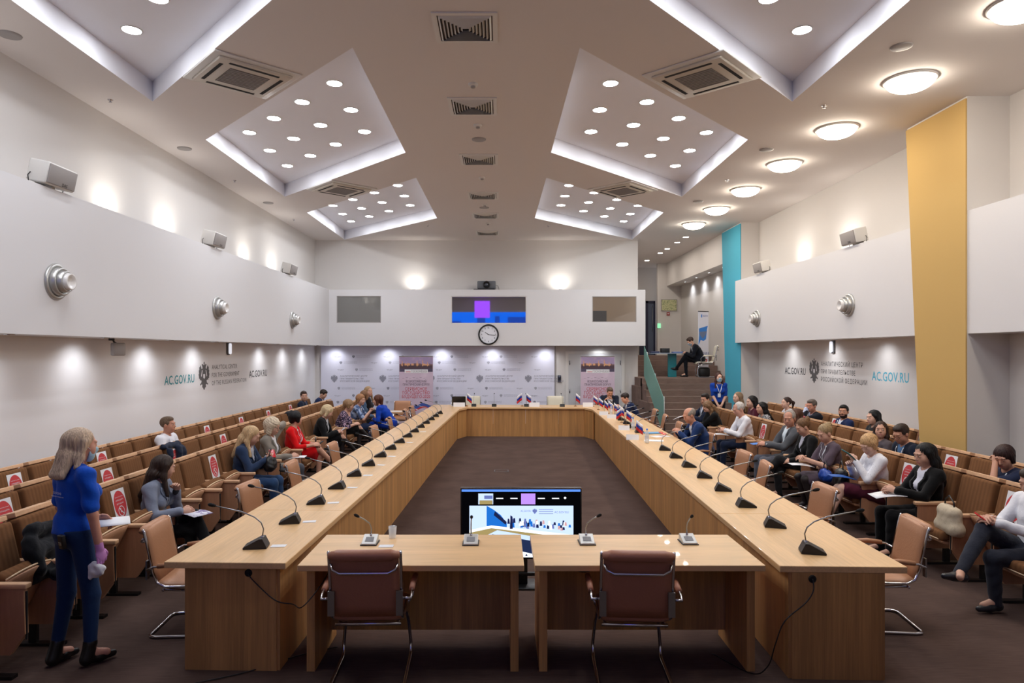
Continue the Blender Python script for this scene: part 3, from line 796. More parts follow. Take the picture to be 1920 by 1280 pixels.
# ------------------------------------------------------------------ brown leather cantilever chairs
M_leather = mat('tan_leather', (.70,.50,.36), rough=.45, spec=.45, bump=.12, bscale=60, var=.06, vscale=6)
M_leather_d = mat('brown_leather', (.66,.44,.34), rough=.42, spec=.45, bump=.12, bscale=60, var=.06, vscale=6)
M_leather_w = mat('cream_leather', (.85,.82,.74), rough=.45, spec=.4)
def chair_proto(m_l, label, metal=M_chrome):
    e = empty('cantilever_chair', (0,0,0), 0, label, 'chair', 'leather cantilever chairs')
    # seat + back as one curved pad path in yz (front to top)
    path = [(.30,.40),(.26,.435),(.18,.45),(.0,.435),(-.14,.435),(-.20,.47),(-.235,.56),(-.26,.70),(-.285,.83),(-.30,.90),(-.31,.925)]
    def pad(pp, w, t, name):
        V = []; F = []; n = len(pp); nx = 8
        nor = []
        for i in range(n):
            a = Vector(pp[max(i-1,0)]); b = Vector(pp[min(i+1,n-1)]); d = (b-a).normalized(); nor.append(Vector((-d.y, d.x)))
        for side in (0, 1):
            for i in range(n):
                for k in range(nx+1):
                    fx = 2*k/nx-1; edge = 1 - max(0, abs(fx)-.85)/.15*.5
                    if i in (0, n-1): edge *= .6
                    off = (t/2*edge) * (1 if side == 0 else -1)
                    p = Vector(pp[i]) - nor[i]*off
                    V.append((fx*w, p.x, p.y))
        m_ = n*(nx+1)
        for i in range(n-1):
            for k in range(nx):
                a = i*(nx+1)+k; F.append((a, a+1, a+nx+2, a+nx+1)); F.append((m_+a+nx+1, m_+a+nx+2, m_+a+1, m_+a))
        for i in range(n-1):
            a = i*(nx+1); F.append((a+nx+1, m_+a+nx+1, m_+a, a)); a += nx; F.append((a, m_+a, m_+a+nx+1, a+nx+1))
        for k in range(nx): F.append((k+1, k, m_+k, m_+k+1)); a = (n-1)*(nx+1)+k; F.append((a, a+1, m_+a+1, m_+a))
        mb = MB(); mb.add(V, F, 0, True); return mb
    pad(path[:6], .225, .05, 'seat').build('seat', m_l, e)
    bk = pad(path[5:], .225, .04, 'backrest')
    bk.build('backrest', m_l, e)
    hr = MB(); hr.tube([(x, -.325 - .004*math.cos(x*9), .905) for x in [(-.235 + .47*k/8) for k in range(9)]], [.020]+[.038]*7+[.020], 12)
    hr.build('head_roll', m_l, e)
    # side rails following the pad
    for s in (-1, 1):
        mb = MB(); pts = [(s*.238, y, z) for y, z in path[1:]]
        mb.tube(pts, .011, 8)
        ra_ = mb.build('side_rail', metal, e)
        pb = MB(); pb.box(min(s*.205, s*.25), max(s*.205, s*.25), -.285, -.272, .50, .66, 0, T(0,-.0,0)); pb.build('bracket_plate', M_steel, ra_)
    f = MB()
    f.tube([(-.22,-.31,.845),(-.205,-.335,.815),(-.16,-.345,.795),(.16,-.345,.795),(.205,-.335,.815),(.22,-.31,.845)], .010, 8)
    f.build('back_stretcher', metal, e)
    f = MB(); f.cyl((-.225,-.16,.40), (.225,-.16,.40), .012); f.cyl((-.225,.14,.40), (.225,.14,.40), .012); f.build('seat_stretcher', metal, e)
    # cantilever tube frame
    f = MB()
    pts = []
    for s in (-1, 1):
        leg = [(s*.20,-.16,.40), (s*.205,.10,.385), (s*.22,.22,.34), (s*.235,.245,.25), (s*.25,.255,.10), (s*.25,.24,.035), (s*.25,.20,.014), (s*.25,-.20,.014), (s*.235,-.25,.014), (s*.20,-.27,.014)]
        pts.append(leg)
    full = pts[0] + pts[1][::-1]
    f.tube(full, .0125, 10); f.build('cantilever_frame', metal, e)
    for s in (-1, 1):
        a = MB(); x = s*.265
        a.tube([(s*.24,-.245,.60), (s*.30,-.25,.60), (s*.30,-.20,.625), (s*.30,0,.64), (s*.30,.12,.62), (s*.295,.17,.56), (s*.27,.16,.47), (s*.235,.12,.42)], .010, 8)
        ar = a.build('armrest', metal, e)
        b = MB(); b.tube([(s*.30,-.17,.632),(s*.30,-.05,.645),(s*.30,.10,.635)], [.02,.023,.02], 10); b.build('arm_pad', m_l, ar)
    return e
ch_d = chair_proto(M_leather_d, 'brown leather chair with chrome arms, left of the two with backs to us')
tr_d = tree_of(ch_d)
ch_d.location = (-.875, 4.62, 0); ch_d.scale = (.95,1,.98); ch_d.rotation_euler = (0,0,rad(2))
dup(tr_d, (.875, 4.60, 0), rad(-3), 'brown leather chair with chrome arms, right of the two with backs to us')
ch_l = chair_proto(M_leather, 'x'); tr_l = tree_of(ch_l)
used_l = False
def lchair(loc, rz, lab):
    global used_l
    ch_l.scale = (.98,.95,.89)
    if not used_l:
        ch_l.location = loc; ch_l.rotation_euler = (0,0,rz); ch_l['label'] = lab; used_l = True
        return ch_l
    return dup(tr_l, loc, rz, lab)
SIDE_CH = []
# (photo x of back centre, photo y of back top) for chairs along the table
for i, (v, du, a) in enumerate([(.80,.14,6),(2.35,.06,-4),(3.75,.08,3),(5.45,.06,0),(7.75,-.04,-3),(9.3,-.02,2),(11.35,.0,4),(12.3,.02,-3)]):
    p = U(-(OUT+.04+du), v)
    lchair((p.x, p.y, 0), rad(-90+UA+a), 'tan leather chair tucked under the left table side, %s from the camera' % ORD[i])
for i, (v, du, a) in enumerate([(1.05,.20,-5),(2.40,.10,4),(3.90,.02,-6),(4.75,.05,3),(6.85,.14,14),(8.6,.05,0),(10.2,.10,-4),(11.6,.16,0)]):
    p = U(OUT+.10+du, v)
    lchair((p.x, p.y, 0), rad(90+UA+a), 'tan leather chair at the right table side, %s from the camera' % ORD[i])
p = U(2.15, 13.80+.32); lchair((p.x, p.y, 0), rad(180), 'tan leather chair behind the right end of the back table')
# white chairs behind the back table
ch_w = chair_proto(M_leather_w, 'cream leather chair behind the left end of the back table'); tw = tree_of(ch_w)
ch_w.location = (U(-1.48,14.15).x, 18.75, 0); ch_w.rotation_euler = (0,0,rad(180)); ch_w['group'] = 'cream chairs'
dup(tw, (U(.85,14).x, 18.75, 0), rad(180), 'cream leather chair behind the back table, near its right end', 'cream chairs')
dup(tw, (6.02, 20.15, 1.42), rad(82), 'cream armchair under the man seated on the stair landing', 'cream chairs')

# ------------------------------------------------------------------ gooseneck microphones
M_mic = mat('mic_black', (.085,.08,.08), rough=.45)
M_mics = mat('mic_silver', (.84,.84,.82), rough=.35, metal=.2)
M_foam = mat('mic_foam', (.06,.06,.065), rough=.9)
def mic_proto(silver=False):
    e = empty('gooseneck_microphone', (0,0,0), 0, 'x', 'microphone', 'silver table microphones' if silver else 'black table microphones')
    # local: +y is away from the speaker
    b = MB(); w_ = .052
    pts = [(-.075, 0), (.065, 0), (.065, .012), (.04, .062), (.022, .062), (-.075, .012)] if not silver else [(-.07, .0), (.07, .0), (.07, .05), (.05, .055), (-.07, .016)]
    V = [(-w_, y, z) for y, z in pts] + [(w_, y, z) for y, z in pts]; n = len(pts)
    F = [tuple(range(n-1,-1,-1)), tuple(range(n, 2*n))] + [(i, (i+1) % n, n+(i+1) % n, n+i) for i in range(n)]
    b.add(V, F); body = b.build('base', M_mics if silver else M_mic, e, bevel=.003)
    sl = .045/.097 if not silver else .039/.12
    g = MB()
    ang = math.atan(sl)
    m = T(0, -.02, .039 if not silver else .0335) @ Matrix.Rotation(ang, 4, 'X')
    g.box(-.03, .03, -.025, .03, 0, .0015, 0, m); g.build('speaker_grille', mat('mic_grille', (.35,.35,.36) if False else (.25,.25,.26), rough=.6) if not silver else mat('mic_grille_s', (.52,.52,.53), rough=.6), body)
    if silver:
        k = MB(); k.box(-.06, .06, -.075, .075, 0, .006); k.build('base_plate', M_mic, body)
    t = MB(); z0 = .06 if not silver else .05; y0 = .03
    if not silver:
        neck = [(0, y0, z0), (0, y0+.008, z0+.05), (0, y0-.006, z0+.09), (0, y0-.045, z0+.125), (0, y0-.12, z0+.16), (0, y0-.29, z0+.205)]
    else:
        neck = [(0, y0, z0), (0, y0+.004, z0+.05), (0, y0-.01, z0+.09), (0, y0-.06, z0+.13), (0, y0-.11, z0+.16)]
    t.tube(neck, .0042 if not silver else .005, 8)
    t.build('gooseneck', M_steel, e)
    a = Vector(neck[-2]); c = Vector(neck[-1]); d = (c-a).normalized()
    h = MB(); h.tube([c-d*.015, c, c+d*.02, c+d*.03], [.007,.011,.011,.004], 10); h.build('microphone_head', M_foam, e)
    rg = MB(); rg.lathe([(.009,0),(.009,.012),(.006,.014)], 12, 0, T(0, y0, z0-.003)); rg.build('collar', M_chrome, e)
    return e
mp = mic_proto(); mp.scale = (1.18,)*3; trm = tree_of(mp); mused = False
def mic(p, rz, lab, tr=None):
    global mused
    if tr is None:
        if not mused:
            mp.location = p; mp.rotation_euler = (0,0,rz); mp['label'] = lab; mused = True; return
        tr = trm
    dup(tr, p, rz, lab)
rm = random.Random(5)
card0 = MB().add([(-.055,-.03,0),(.05,-.036,.0),(.055,.03,.0),(-.05,.034,.0),(-.055,-.03,.002),(.05,-.036,.002),(.055,.03,.002),(-.05,.034,.002)], [(3,2,1,0),(4,5,6,7),(0,1,5,4),(1,2,6,5),(2,3,7,6),(3,0,4,7)]).build('paper_card', M_paper)
card_used = False
def card(p, rz, lab):
    global card_used
    o = card0 if not card_used else card0.copy()
    if card_used: COL.objects.link(o)
    card_used = True
    o.location = p; o.rotation_euler = (0,0,rz); tag(o, lab, 'paper', 'small cards on the tables'); return o
for i in range(16):
    v = .36 + .715*i
    p = U(-IN-.335, v, TH)
    mic(p, rad(-90+UA + rm.uniform(-6, 6) + 8), 'black gooseneck microphone on the left table side, %s from the camera' % ORD[i])
    if i in (0,1,2,3,4,5,6,8,10):
        p = U(-IN-.19, v+.035, TH+.0005); card(p, rad(rm.uniform(-15, 15)), 'small white card behind the left side microphone that is %s from the camera' % ORD[i])
for i in range(15):
    v = .36 + .72*i
    if i in (8, 9): continue
    p = U(IN+.335, v, TH)
    mic(p, rad(90+UA + rm.uniform(-6, 6) - 8), 'black gooseneck microphone on the right table side, %s from the camera' % ORD[i])
for i, u in enumerate([-1.35, -.82, .02, .95]):
    p = U(u, 13.25, TH); mic(p, rad(180), 'black gooseneck microphone on the back table, %s from the left' % ORD[i])
ms = mic_proto(True); trms = tree_of(ms)
for i, (px, a, y) in enumerate([(694, -52, 5.06), (883, 4, 5.06), (1100, 48, 5.07), (1290, 2, 5.08)]):
    lab = ['leftmost silver microphone on the left front table', 'silver microphone at the right end of the left front table', 'silver microphone at the left end of the right front table', 'rightmost silver microphone on the right front table'][i]
    p = ((px-940)*y/1280, y, TH)
    if i == 0: ms.location = p; ms.rotation_euler = (0,0,rad(0)); ms['label'] = lab; o = ms
    else: o = dup(trms, p, 0, lab)
    for c in kids(o):
        if c.name.startswith(('gooseneck','microphone_head')): c.rotation_euler = (0,0,rad(a)); c.location = (.03*math.sin(rad(a)), .03-.03*math.cos(rad(a)), 0)
card((-.84, 4.98, TH+.0005), .1, 'white card on the left front table beside the leftmost microphone')
# glasses and bottles
M_glass = mat('clear_glass', (.95,.97,.98), rough=.03, alpha=.35, spec=.8)
def glass_at(p, lab, h=.09, r=.032):
    o = MB().lathe([(r*.8, 0), (r, h), (r*.93, h), (r*.75, .006), (.001, .006)], 20).build('drinking_glass', M_glass); o.location = p
    return tag(o, lab, 'glass')
glass_at(((736-940)*5.2/1280, 5.2, TH), 'clear tumbler upside down at the back edge of the left front table')
M_water = mat('bottle_plastic', (.86,.91,.95), rough=.08, alpha=.45, spec=.8)
bot = empty('water_bottle', (0,0,0), 0, 'x', 'bottle', 'water bottles on the right table')
MB().lathe([(.001,0),(.032,.0),(.033,.01),(.033,.13),(.028,.16),(.013,.19),(.013,.205)], 18).build('bottle', M_water, bot)
MB().lathe([(.016,.2),(.016,.222),(.001,.223)], 14).build('cap', mat('cap_blue', (.25,.45,.80), rough=.4), bot)
MB().lathe([(.0335,.06),(.0335,.11)], 18).build('paper_label', mat('label_pale', (.82,.85,.90)), bot)
trb = tree_of(bot)
BOTS = [(1213,830,'nearest to us'),(1187,805,'beside the folded name card'),(1146,776,'farthest on the right side')]
for i, (px, py, t) in enumerate(BOTS):
    Y = (CAM_H-TH)*1280/(py-660); p = ((px-940)*Y/1280, Y, TH); lab = 'clear water bottle on the right table, ' + t
    if i == 0: bot.location = p; bot['label'] = lab
    else: dup(trb, p, 0, lab)
for px, t in ((848,'at the left end of the back table'),(1125,'at the right end of the back table')):
    p = ((px-940)*17.9/1280, 17.9, TH); dup(trb, p, 0, 'clear water bottle ' + t)
# name cards (folded), flags
M_fw, M_fb, M_fr = mat('flag_white', (.92,.92,.94), rough=.7), mat('flag_blue', (.14,.25,.66), rough=.7), mat('flag_red', (.80,.15,.18), rough=.7)
def tent(p, rz, lab, w=.20, h=.085):
    mb = MB(); mb.add([(-w/2,-.03,0),(w/2,-.03,0),(w/2,.03,0),(-w/2,.03,0),(-w/2,0,h),(w/2,0,h)], [(0,1,5,4),(2,3,4,5),(1,2,5),(3,0,4)])
    o = mb.build('name_card', M_paper); o.location = p; o.rotation_euler = (0,0,rz); return tag(o, lab, 'name card', 'folded name cards')
def flag_proto():
    e = empty('table_flag', (0,0,0), 0, 'x', 'flag', 'small table flags')
    MB().lathe([(.03,0),(.03,.008),(.012,.014),(.006,.02)], 16).build('base', mat('flag_base', (.55,.38,.22), rough=.4), e)
    MB().tube([(0,0,.01),(.008,0,.26)], .0025, 6).build('pole', M_steel, e)
    f = MB(); n = 10; W, H = .15, .11
    for k, mi in ((0,2),(1,1),(2,0)):   # bottom red, blue, white top ; cloth droops diagonally
        V = []
        for i in range(n+1):
            t = i/n; x = W*t*.62; z0 = .12 + (.14/3)*k - t*.075; y = .012*math.sin(t*9 + k*.3)
            V += [(x+.006, y, z0), (x+.006+.002, y+.003, z0+.14/3)]
        F = [(2*i, 2*i+2, 2*i+3, 2*i+1) for i in range(n)]
        f.add(V, F, mi, True)
    o = f.build('cloth', [M_fw, M_fb, M_fr], e); md = o.modifiers.new('s', 'SOLIDIFY'); md.thickness = .0015
    return e
fl = flag_proto(); trf = tree_of(fl)
FL = [(1112,762,17.5,0),(1122,768,0,0),(1133,774,0,30),(1140,775,0,-10),(1151,780,0,20),(1160,786,0,-20),(1166,792,0,150),(1174,797,0,10),(1192,821,0,-15),(875,762,0,10),(979,762,0,180),(986,762,0,0),(1079,762,0,20)]
flab = ['on the right table nearest its back corner','second from the back corner of the right table','third from the back corner of the right table','fourth from the back corner of the right table','fifth from the back corner of the right table','sixth from the back corner of the right table','seventh from the back corner, left one of a pair','eighth from the back corner, right one of a pair','nearest to us on the right table','on the back table beside the laptop','left of the middle pair on the back table','right of the middle pair on the back table','on the back table near its right end']
for i, (px, py, _, a) in enumerate(FL):
    if i < 9: Y = (CAM_H-TH)*1280/(py-660)
    else: Y = 17.85
    s_ = 1.35 if i >= 9 else 1.15
    p = ((px-940)*Y/1280, Y, TH); lab = 'small white, blue and red flag ' + flab[i]
    o = fl if i == 0 else dup(trf, p, 0, lab)
    o.location = p; o['label'] = lab; o.rotation_euler = (0,0,rad(a)); o.scale = (s_,)*3
for px, py, t in ((1132,778,'farthest from us'),(1147,784,'second farthest'),(1170,806,'in front of the flag pair'),(1186,824,'nearest to us')):
    Y = (CAM_H-TH)*1280/(py-660); p = ((px-940)*Y/1280, Y, TH); tent(p, rad(-8), 'folded white name card on the right table, ' + t)
for px, t, w_ in ((861,'in front of the laptop',.30),(1002,'in the middle of the back table',.26),(1102,'at the right end of the back table',.26)):
    tent(((px-940)*17.75/1280, 17.72, TH), 0, 'folded white name card ' + t, w_, .11)
# laptop on back table
lp = empty('laptop', ((861-940)*18.0/1280, 18.0, TH), rad(180), 'open black laptop on the left end of the back table', 'laptop')
MB().rbox(-.18,.18,-.13,.12,0,.018,.005).build('keyboard_base', M_black, lp)
MB().rbox(-.18,.18,-.01,.0,0,.25,.004, mtx=T(0,.13,.018) @ R(-15,'X')).build('screen', M_black, lp)
# papers, notebook on right table
for i, (px, py, a, col, t) in enumerate([(1238,818,20,'white','white paper sheets'),(1226,826,-15,'white','white paper sheet nearer us'),(1222,812,10,'blue','light blue folder')]):
    Y = (CAM_H-TH)*1280/(py-660); m_ = M_paper if col == 'white' else mat('folder_blue', (.30,.58,.78), rough=.5)
    o = MB().box(-.15,.15,-.105,.105,0,.003+.002*i).build('paper_sheet' if col == 'white' else 'folder', m_); o.location = ((px-940)*Y/1280, Y, TH+.0005+.004*(i == 2)); o.rotation_euler = (0,0,rad(a))
    tag(o, t + ' lying on the right table in front of the bald man', 'paper' if col == 'white' else 'folder')

# ------------------------------------------------------------------ television on the carpet
tv = empty('television', (0, 6.3, 0), 0, 'large flat television standing on the carpet, showing the meeting', 'television')
tx = (977-940)*6.3/1280; tw_ = .56; z0, z1 = .255, .915
tv.location = (tx, 6.3, 0)
MB().rbox(-tw_, tw_, 0, .045, z0, z1, .006).build('casing', M_black, tv)
MB().box(-tw_+.002, tw_-.002, -.003, .0, z1-.008, z1-.001).build('top_edge', M_steel, tv)
st = MB(); st.rbox(-.30,.30,-.10,.18,0,.02,.006); st.rbox(-.06,.06,.01,.05,.02,z0+.02,.006); st.rbox(-.30,.30,.0,.04,.10,.13,.005); st.build('stand', M_black, tv)
def srect(mb, a, b, c, d, mi, y=-.004):   # fractions of the screen
    X = lambda f: -tw_+.012 + f*(2*tw_-.024); Z = lambda f: z0+.02 + f*(z1-z0-.035)
    mb.add([(X(a), y, Z(c)), (X(b), y, Z(c)), (X(b), y, Z(d)), (X(a), y, Z(d))], [(0,1,2,3)], mi)
def spoly(mb, pts, mi, y):
    X = lambda f: -tw_+.012 + f*(2*tw_-.024); Z = lambda f: z0+.02 + f*(z1-z0-.035)
    mb.add([(X(a), y, Z(b)) for a, b in pts], [tuple(range(len(pts)))], mi)
E = lambda n, c, s=1.0: emissive('scr_'+n, c, s*.45)
sm = [E('black',(.02,.02,.03)),E('bar',(.35,.55,.90)),E('wall',(.78,.86,1.0)),E('white',(.95,.97,1.0),1.1),E('wood',(.62,.55,.36)),E('floor',(.13,.17,.30)),E('purple',(.72,.55,.92)),E('blue',(.12,.42,.78)),E('dark',(.10,.13,.28)),E('mid',(.40,.45,.68)),E('skin',(.80,.62,.62))]
s_ = MB()
srect(s_, 0, 1, 0, 1, 0, -.002); srect(s_, 0, 1, .965, 1, 1, -.004)
srect(s_, .065, .94, 0, .76, 2, -.005)
srect(s_, .14, .265, .78, .94, 2, -.005); srect(s_, .15, .26, .78, .84, 4, -.006); srect(s_, .19, .26, .86, .91, 9, -.006)
srect(s_, .50, .62, .78, .94, 6, -.005)
for a in (.29,.41,.64,.76): srect(s_, a, a+.06, .86, .875, 3, -.006)
s_.disc((0,0,0), .011, 16, 3, T(-tw_+.012+.87*(2*tw_-.024), -.006, z0+.02+.875*(z1-z0-.035)) @ R(90,'X'))
spoly(s_, [(.21,.46),(.21,.76),(.27,.70),(.33,.62),(.38,.50),(.38,.44)], 7, -.006)
spoly(s_, [(.28,.68),(.27,.62),(.37,.48),(.38,.52)], 8, -.007)
spoly(s_, [(.065,.36),(.25,.43),(.94,.30),(.94,.20),(.30,.40),(.065,.20)], 4, -.0065)
spoly(s_, [(.065,.36),(.25,.43),(.94,.28),(.94,.33),(.25,.47),(.065,.40)], 3, -.007)
spoly(s_, [(.065,.22),(.24,.34),(.94,.02),(.94,0),(.065,.0)], 5, -.007) if False else spoly(s_, [(.10,.22),(.26,.34),(.94,.14),(.94,.0),(.62,.0)], 5, -.007)
spoly(s_, [(.065,.24),(.13,.24),(.72,.0),(.065,.0)], 3, -.0075)
rr = random.Random(4)
for k in range(46):
    a = .36 + .56*rr.random(); zz = .44 + .08*rr.random() - (a-.36)*.10; h_ = .04+.04*rr.random()
    spoly(s_, [(a, zz), (a+.022, zz), (a+.018, zz+h_), (a+.004, zz+h_)], rr.choice([8,9,8,3,7,10]), -.0072-.00001*k)
spoly(s_, [(.405,.42),(.43,.42),(.428,.60),(.41,.62)], 8, -.0078)
for k in range(7): spoly(s_, [(.11+.085*k, .20-.036*k), (.13+.085*k, .20-.036*k), (.125+.085*k, .225-.036*k), (.115+.085*k,.225-.036*k)], 8, -.0079)
mx_ = T(-tw_+.012+.615*(2*tw_-.024), -.0078, z0+.02+.68*(z1-z0-.035)); add_eagle(s_, .05, mx_, 9)
add_text(s_, 'AC.GOV.RU', .026, T(-tw_+.012+.54*(2*tw_-.024), -.0078, z0+.02+.67*(z1-z0-.035)), .7, mi=9)
add_text(s_, 'AC.GOV.RU', .028, T(-tw_+.012+.84*(2*tw_-.024), -.0078, z0+.02+.65*(z1-z0-.035)), .9, mi=9)
for k in range(3): srect(s_, .65, .77, .70-.03*k, .707-.03*k, 9, -.0078)
s_.build('screen', sm, tv)

# floor socket
fsck = empty('floor_socket', (-.0, 12.45, .0), 0, 'flat metal floor box set in the carpet between the tables', 'floor socket')
fm = MB(); fm.box(-.13,.13,-.10,-.085,0,.004); fm.box(-.13,.13,.085,.10,0,.004); fm.box(-.13,-.115,-.1,.1,0,.004); fm.box(.115,.13,-.1,.1,0,.004); fm.build('rim', M_steel, fsck)
MB().box(-.115,.115,-.085,.085,0,.002).build('lid', M_carpet, fsck)
# metal edge of a box at the lower right
cse = empty('equipment_case', (2.50, 3.36, 0), 0, 'grey metal edged case at the lower right edge, in front of the table end', 'case')
MB().rbox(-.62, .62, -.30, .06, 0, .40, .01).build('case_body', mat('case_black', (.12,.12,.13), rough=.5), cse)
MB().rbox(-.63, .63, .03, .07, .385, .44, .01).build('metal_edge', M_steel, cse)
# ------------------------------------------------------------------ auditorium seats
M_cord = striped('brown_corduroy', (.50,.345,.225), 'X', 135, .3, dark=.80)
M_swood = wood('seat_wood', (.88,.70,.54), (40, 4, 40), .14, rough=.5)
M_swood2 = wood('seat_wood_side', (.74,.55,.42), (30, 30, 3), .14, rough=.5)
M_edge = mat('seat_cream_edge', (.87,.75,.60), rough=.5)
def side_prism(prof, x0, x1, mb, mi=0, smooth=False):
    """profile in yz, extruded over x"""
    n = len(prof); V = [(x0, y, z) for y, z in prof] + [(x1, y, z) for y, z in prof]
    F = [tuple(range(n-1,-1,-1)), tuple(range(n, 2*n))] + [(i, (i+1) % n, n+(i+1) % n, n+i) for i in range(n)]
    mb.add(V, F, mi, smooth); return mb
PITCH = .52
def seat_proto(pitch, sign, down):
    e = empty('auditorium_seat', (0,0,0), 0, 'x', 'seat', 'brown auditorium seats')
    hw = pitch/2; cw = hw - .034; cx = -.002
    tilt = T(0, .07, .40) @ R(13, 'X')      # leans back: top towards -y
    # cushion, slightly domed front
    bm = bmesh.new(); bmesh.ops.create_cube(bm, size=1)
    for v in bm.verts: v.co = Vector((v.co.x*2*cw + cx, v.co.y*.11 + .055, v.co.z*.53 + .255))
    bmesh.ops.bevel(bm, geom=bm.edges[:], offset=.035, segments=3, profile=.6, affect='EDGES')
    MB().frombm(bm, 0, True, tilt).build('back_cushion', M_cord, e)
    MB().box(-hw+.02, hw-.036, -.022, .0, -.16, .545, 0, tilt).build('back_shell', M_swood2, e, bevel=.004)
    MB().box(-hw+.03, hw-.052, -.05, .072, .528, .565, 0, tilt).build('top_rail', M_swood, e, bevel=.005)
    if down:
        c = MB(); bm = bmesh.new(); bmesh.ops.create_cube(bm, size=1)
        for v in bm.verts: v.co = Vector((v.co.x*2*cw + cx, v.co.y*.45 + .34, v.co.z*.10 + .395 + (v.co.y)*.03))
        bmesh.ops.bevel(bm, geom=bm.edges[:], offset=.04, segments=3, profile=.6, affect='EDGES')
        c.frombm(bm, 0, True).build('seat_cushion', M_cord, e)
        c = MB(); side_prism([(.10,.33),(.10,.26),(.35,.30),(.55,.345),(.56,.365)], -cw+.004, cw-.004, c); c.build('seat_shell', M_swood2, e)
        c = MB(); c.tube([(-cw+.01,.12,.345),(-cw+.01,.50,.372),(-cw+.05,.56,.376),(cw-.05,.56,.376),(cw-.01,.50,.372),(cw-.01,.12,.345)], .007, 6); c.build('seat_trim', M_edge, e)
    else:
        rot = T(0,.13,.30) @ R(58, 'X')
        c = MB(); bm = bmesh.new(); bmesh.ops.create_cube(bm, size=1)
        for v in bm.verts: v.co = Vector((v.co.x*2*cw + cx, v.co.y*.42 + .20, v.co.z*.095 + .045))
        bmesh.ops.bevel(bm, geom=bm.edges[:], offset=.04, segments=3, profile=.6, affect='EDGES')
        c.frombm(bm, 0, True, rot).build('seat_cushion', M_cord, e)
        c = MB()
        n = 10; V = []; F = []
        # bowed underside: wide at the top, narrowing towards the hinge
        for i, (a, b_, wd) in enumerate([(-.13,-.03,.80),(-.06,-.035,.88),(.06,-.03,.95),(.20,-.02,.99),(.36,-.008,1.0),(.425,.0,.97)]):
            for k in range(n+1):
                fx = 2*k/n - 1; V.append((fx*cw*wd, a - .03*fx*fx*(1 if i > 3 else 0), b_ - .012*(1-fx*fx)))
        for i in range(5):
            for k in range(n): q = i*(n+1)+k; F.append((q, q+n+1, q+n+2, q+1))
        c.add(V, F, 0, True, rot); o = c.build('seat_shell', M_swood2, e)
        md = o.modifiers.new('s', 'SOLIDIFY'); md.thickness = .014; md.offset = 0
        c = MB(); m_ = [(fx*cw, .43 - .03*fx*fx, .004) for fx in [(-1 + k/4) for k in range(9)]]
        c.tube([tuple(rot @ Vector(p)) for p in m_], .007, 6); c.build('seat_trim', M_edge, e)
    def arm(x):
        a = MB(); side_prism([(.04,.16),(.40,.16),(.50,.30),(.49,.60),(.0,.62)], x-.019, x+.019, a)
        ar = a.build('armrest', M_swood2, e)
        b = MB(); b.rbox(x-.028, x+.028, .02, .515, .60, .635, .007); b.build('arm_pad', M_swood, ar)
        b = MB(); b.box(x-.006, x+.006, .495, .503, .26, .58); b.build('groove', M_darkgap, ar)
        b = MB(); b.box(x-.015, x+.015, .16, .22, .02, .17); b.box(x-.03, x+.03, .02, .42, 0, .022); b.build('foot', M_black, ar)
    arm(-hw-.002)
    if sign:
        sm_ = tilt @ T(.0, .1115, .33)
        s = MB(); s.box(-.105, .105, 0, .0015, -.148, .148, 0, sm_)
        sg = s.build('paper_sign', M_paper, e)
        q = MB(); mm = tilt @ T(0, .1138, .33) @ R(180, 'Z')
        # red oval with rounded pin shape
        pts = [(.096*math.cos(t), .128*math.sin(t) + .005) for t in [2*math.pi*k/28 for k in range(28)]]
        q.add([(x, 0, z) for x, z in pts], [tuple(range(28))], 0, False, mm)
        m2 = tilt @ T(0, .1146, .33) @ R(180, 'Z')
        for j, (t_, sz) in enumerate((('Уважаемый участник', .0125), ('соблюдайте', .021), ('дистанцию', .021))):
            add_text(q, t_, sz, m2 @ T(0, 0, .072 - .032*j), mi=1, bold=.0006)
        n = 20; V = []; F = []
        for k in range(n):
            a = 2*math.pi*k/n
            for r_ in (.042, .049): V.append((r_*math.cos(a), 0, -.058 + r_*math.sin(a)))
        F = [(2*k, 2*k+1, (2*k+3) % (2*n), (2*k+2) % (2*n)) for k in range(n)]
        q.add(V, F, 1, False, m2)
        m3 = m2 @ T(0, -.0004, -.058)
        q.add([(-.034,0,.028),(-.028,0,.034),(.034,0,-.028),(.028,0,-.034)], [(0,3,2,1)], 1, False, m3)
        q.add([(-.016,0,.03),(-.006,0,.03),(-.003,0,-.002),(.016,0,-.004),(.018,0,-.028),(.010,0,-.028),(.007,0,-.012),(-.014,0,-.012)], [(7,6,5,4,3,2,1,0)], 1, False, m3)
        q.build('sign_print', [mat('sign_print_red', (.78,.22,.24), rough=.7), M_paper], sg)
    return e
PROTO = {}
def proto(sign, down):
    k = (sign, down)
    if k not in PROTO:
        e = seat_proto(PITCH, sign, down); PROTO[k] = [tree_of(e), False]
    return PROTO[k]
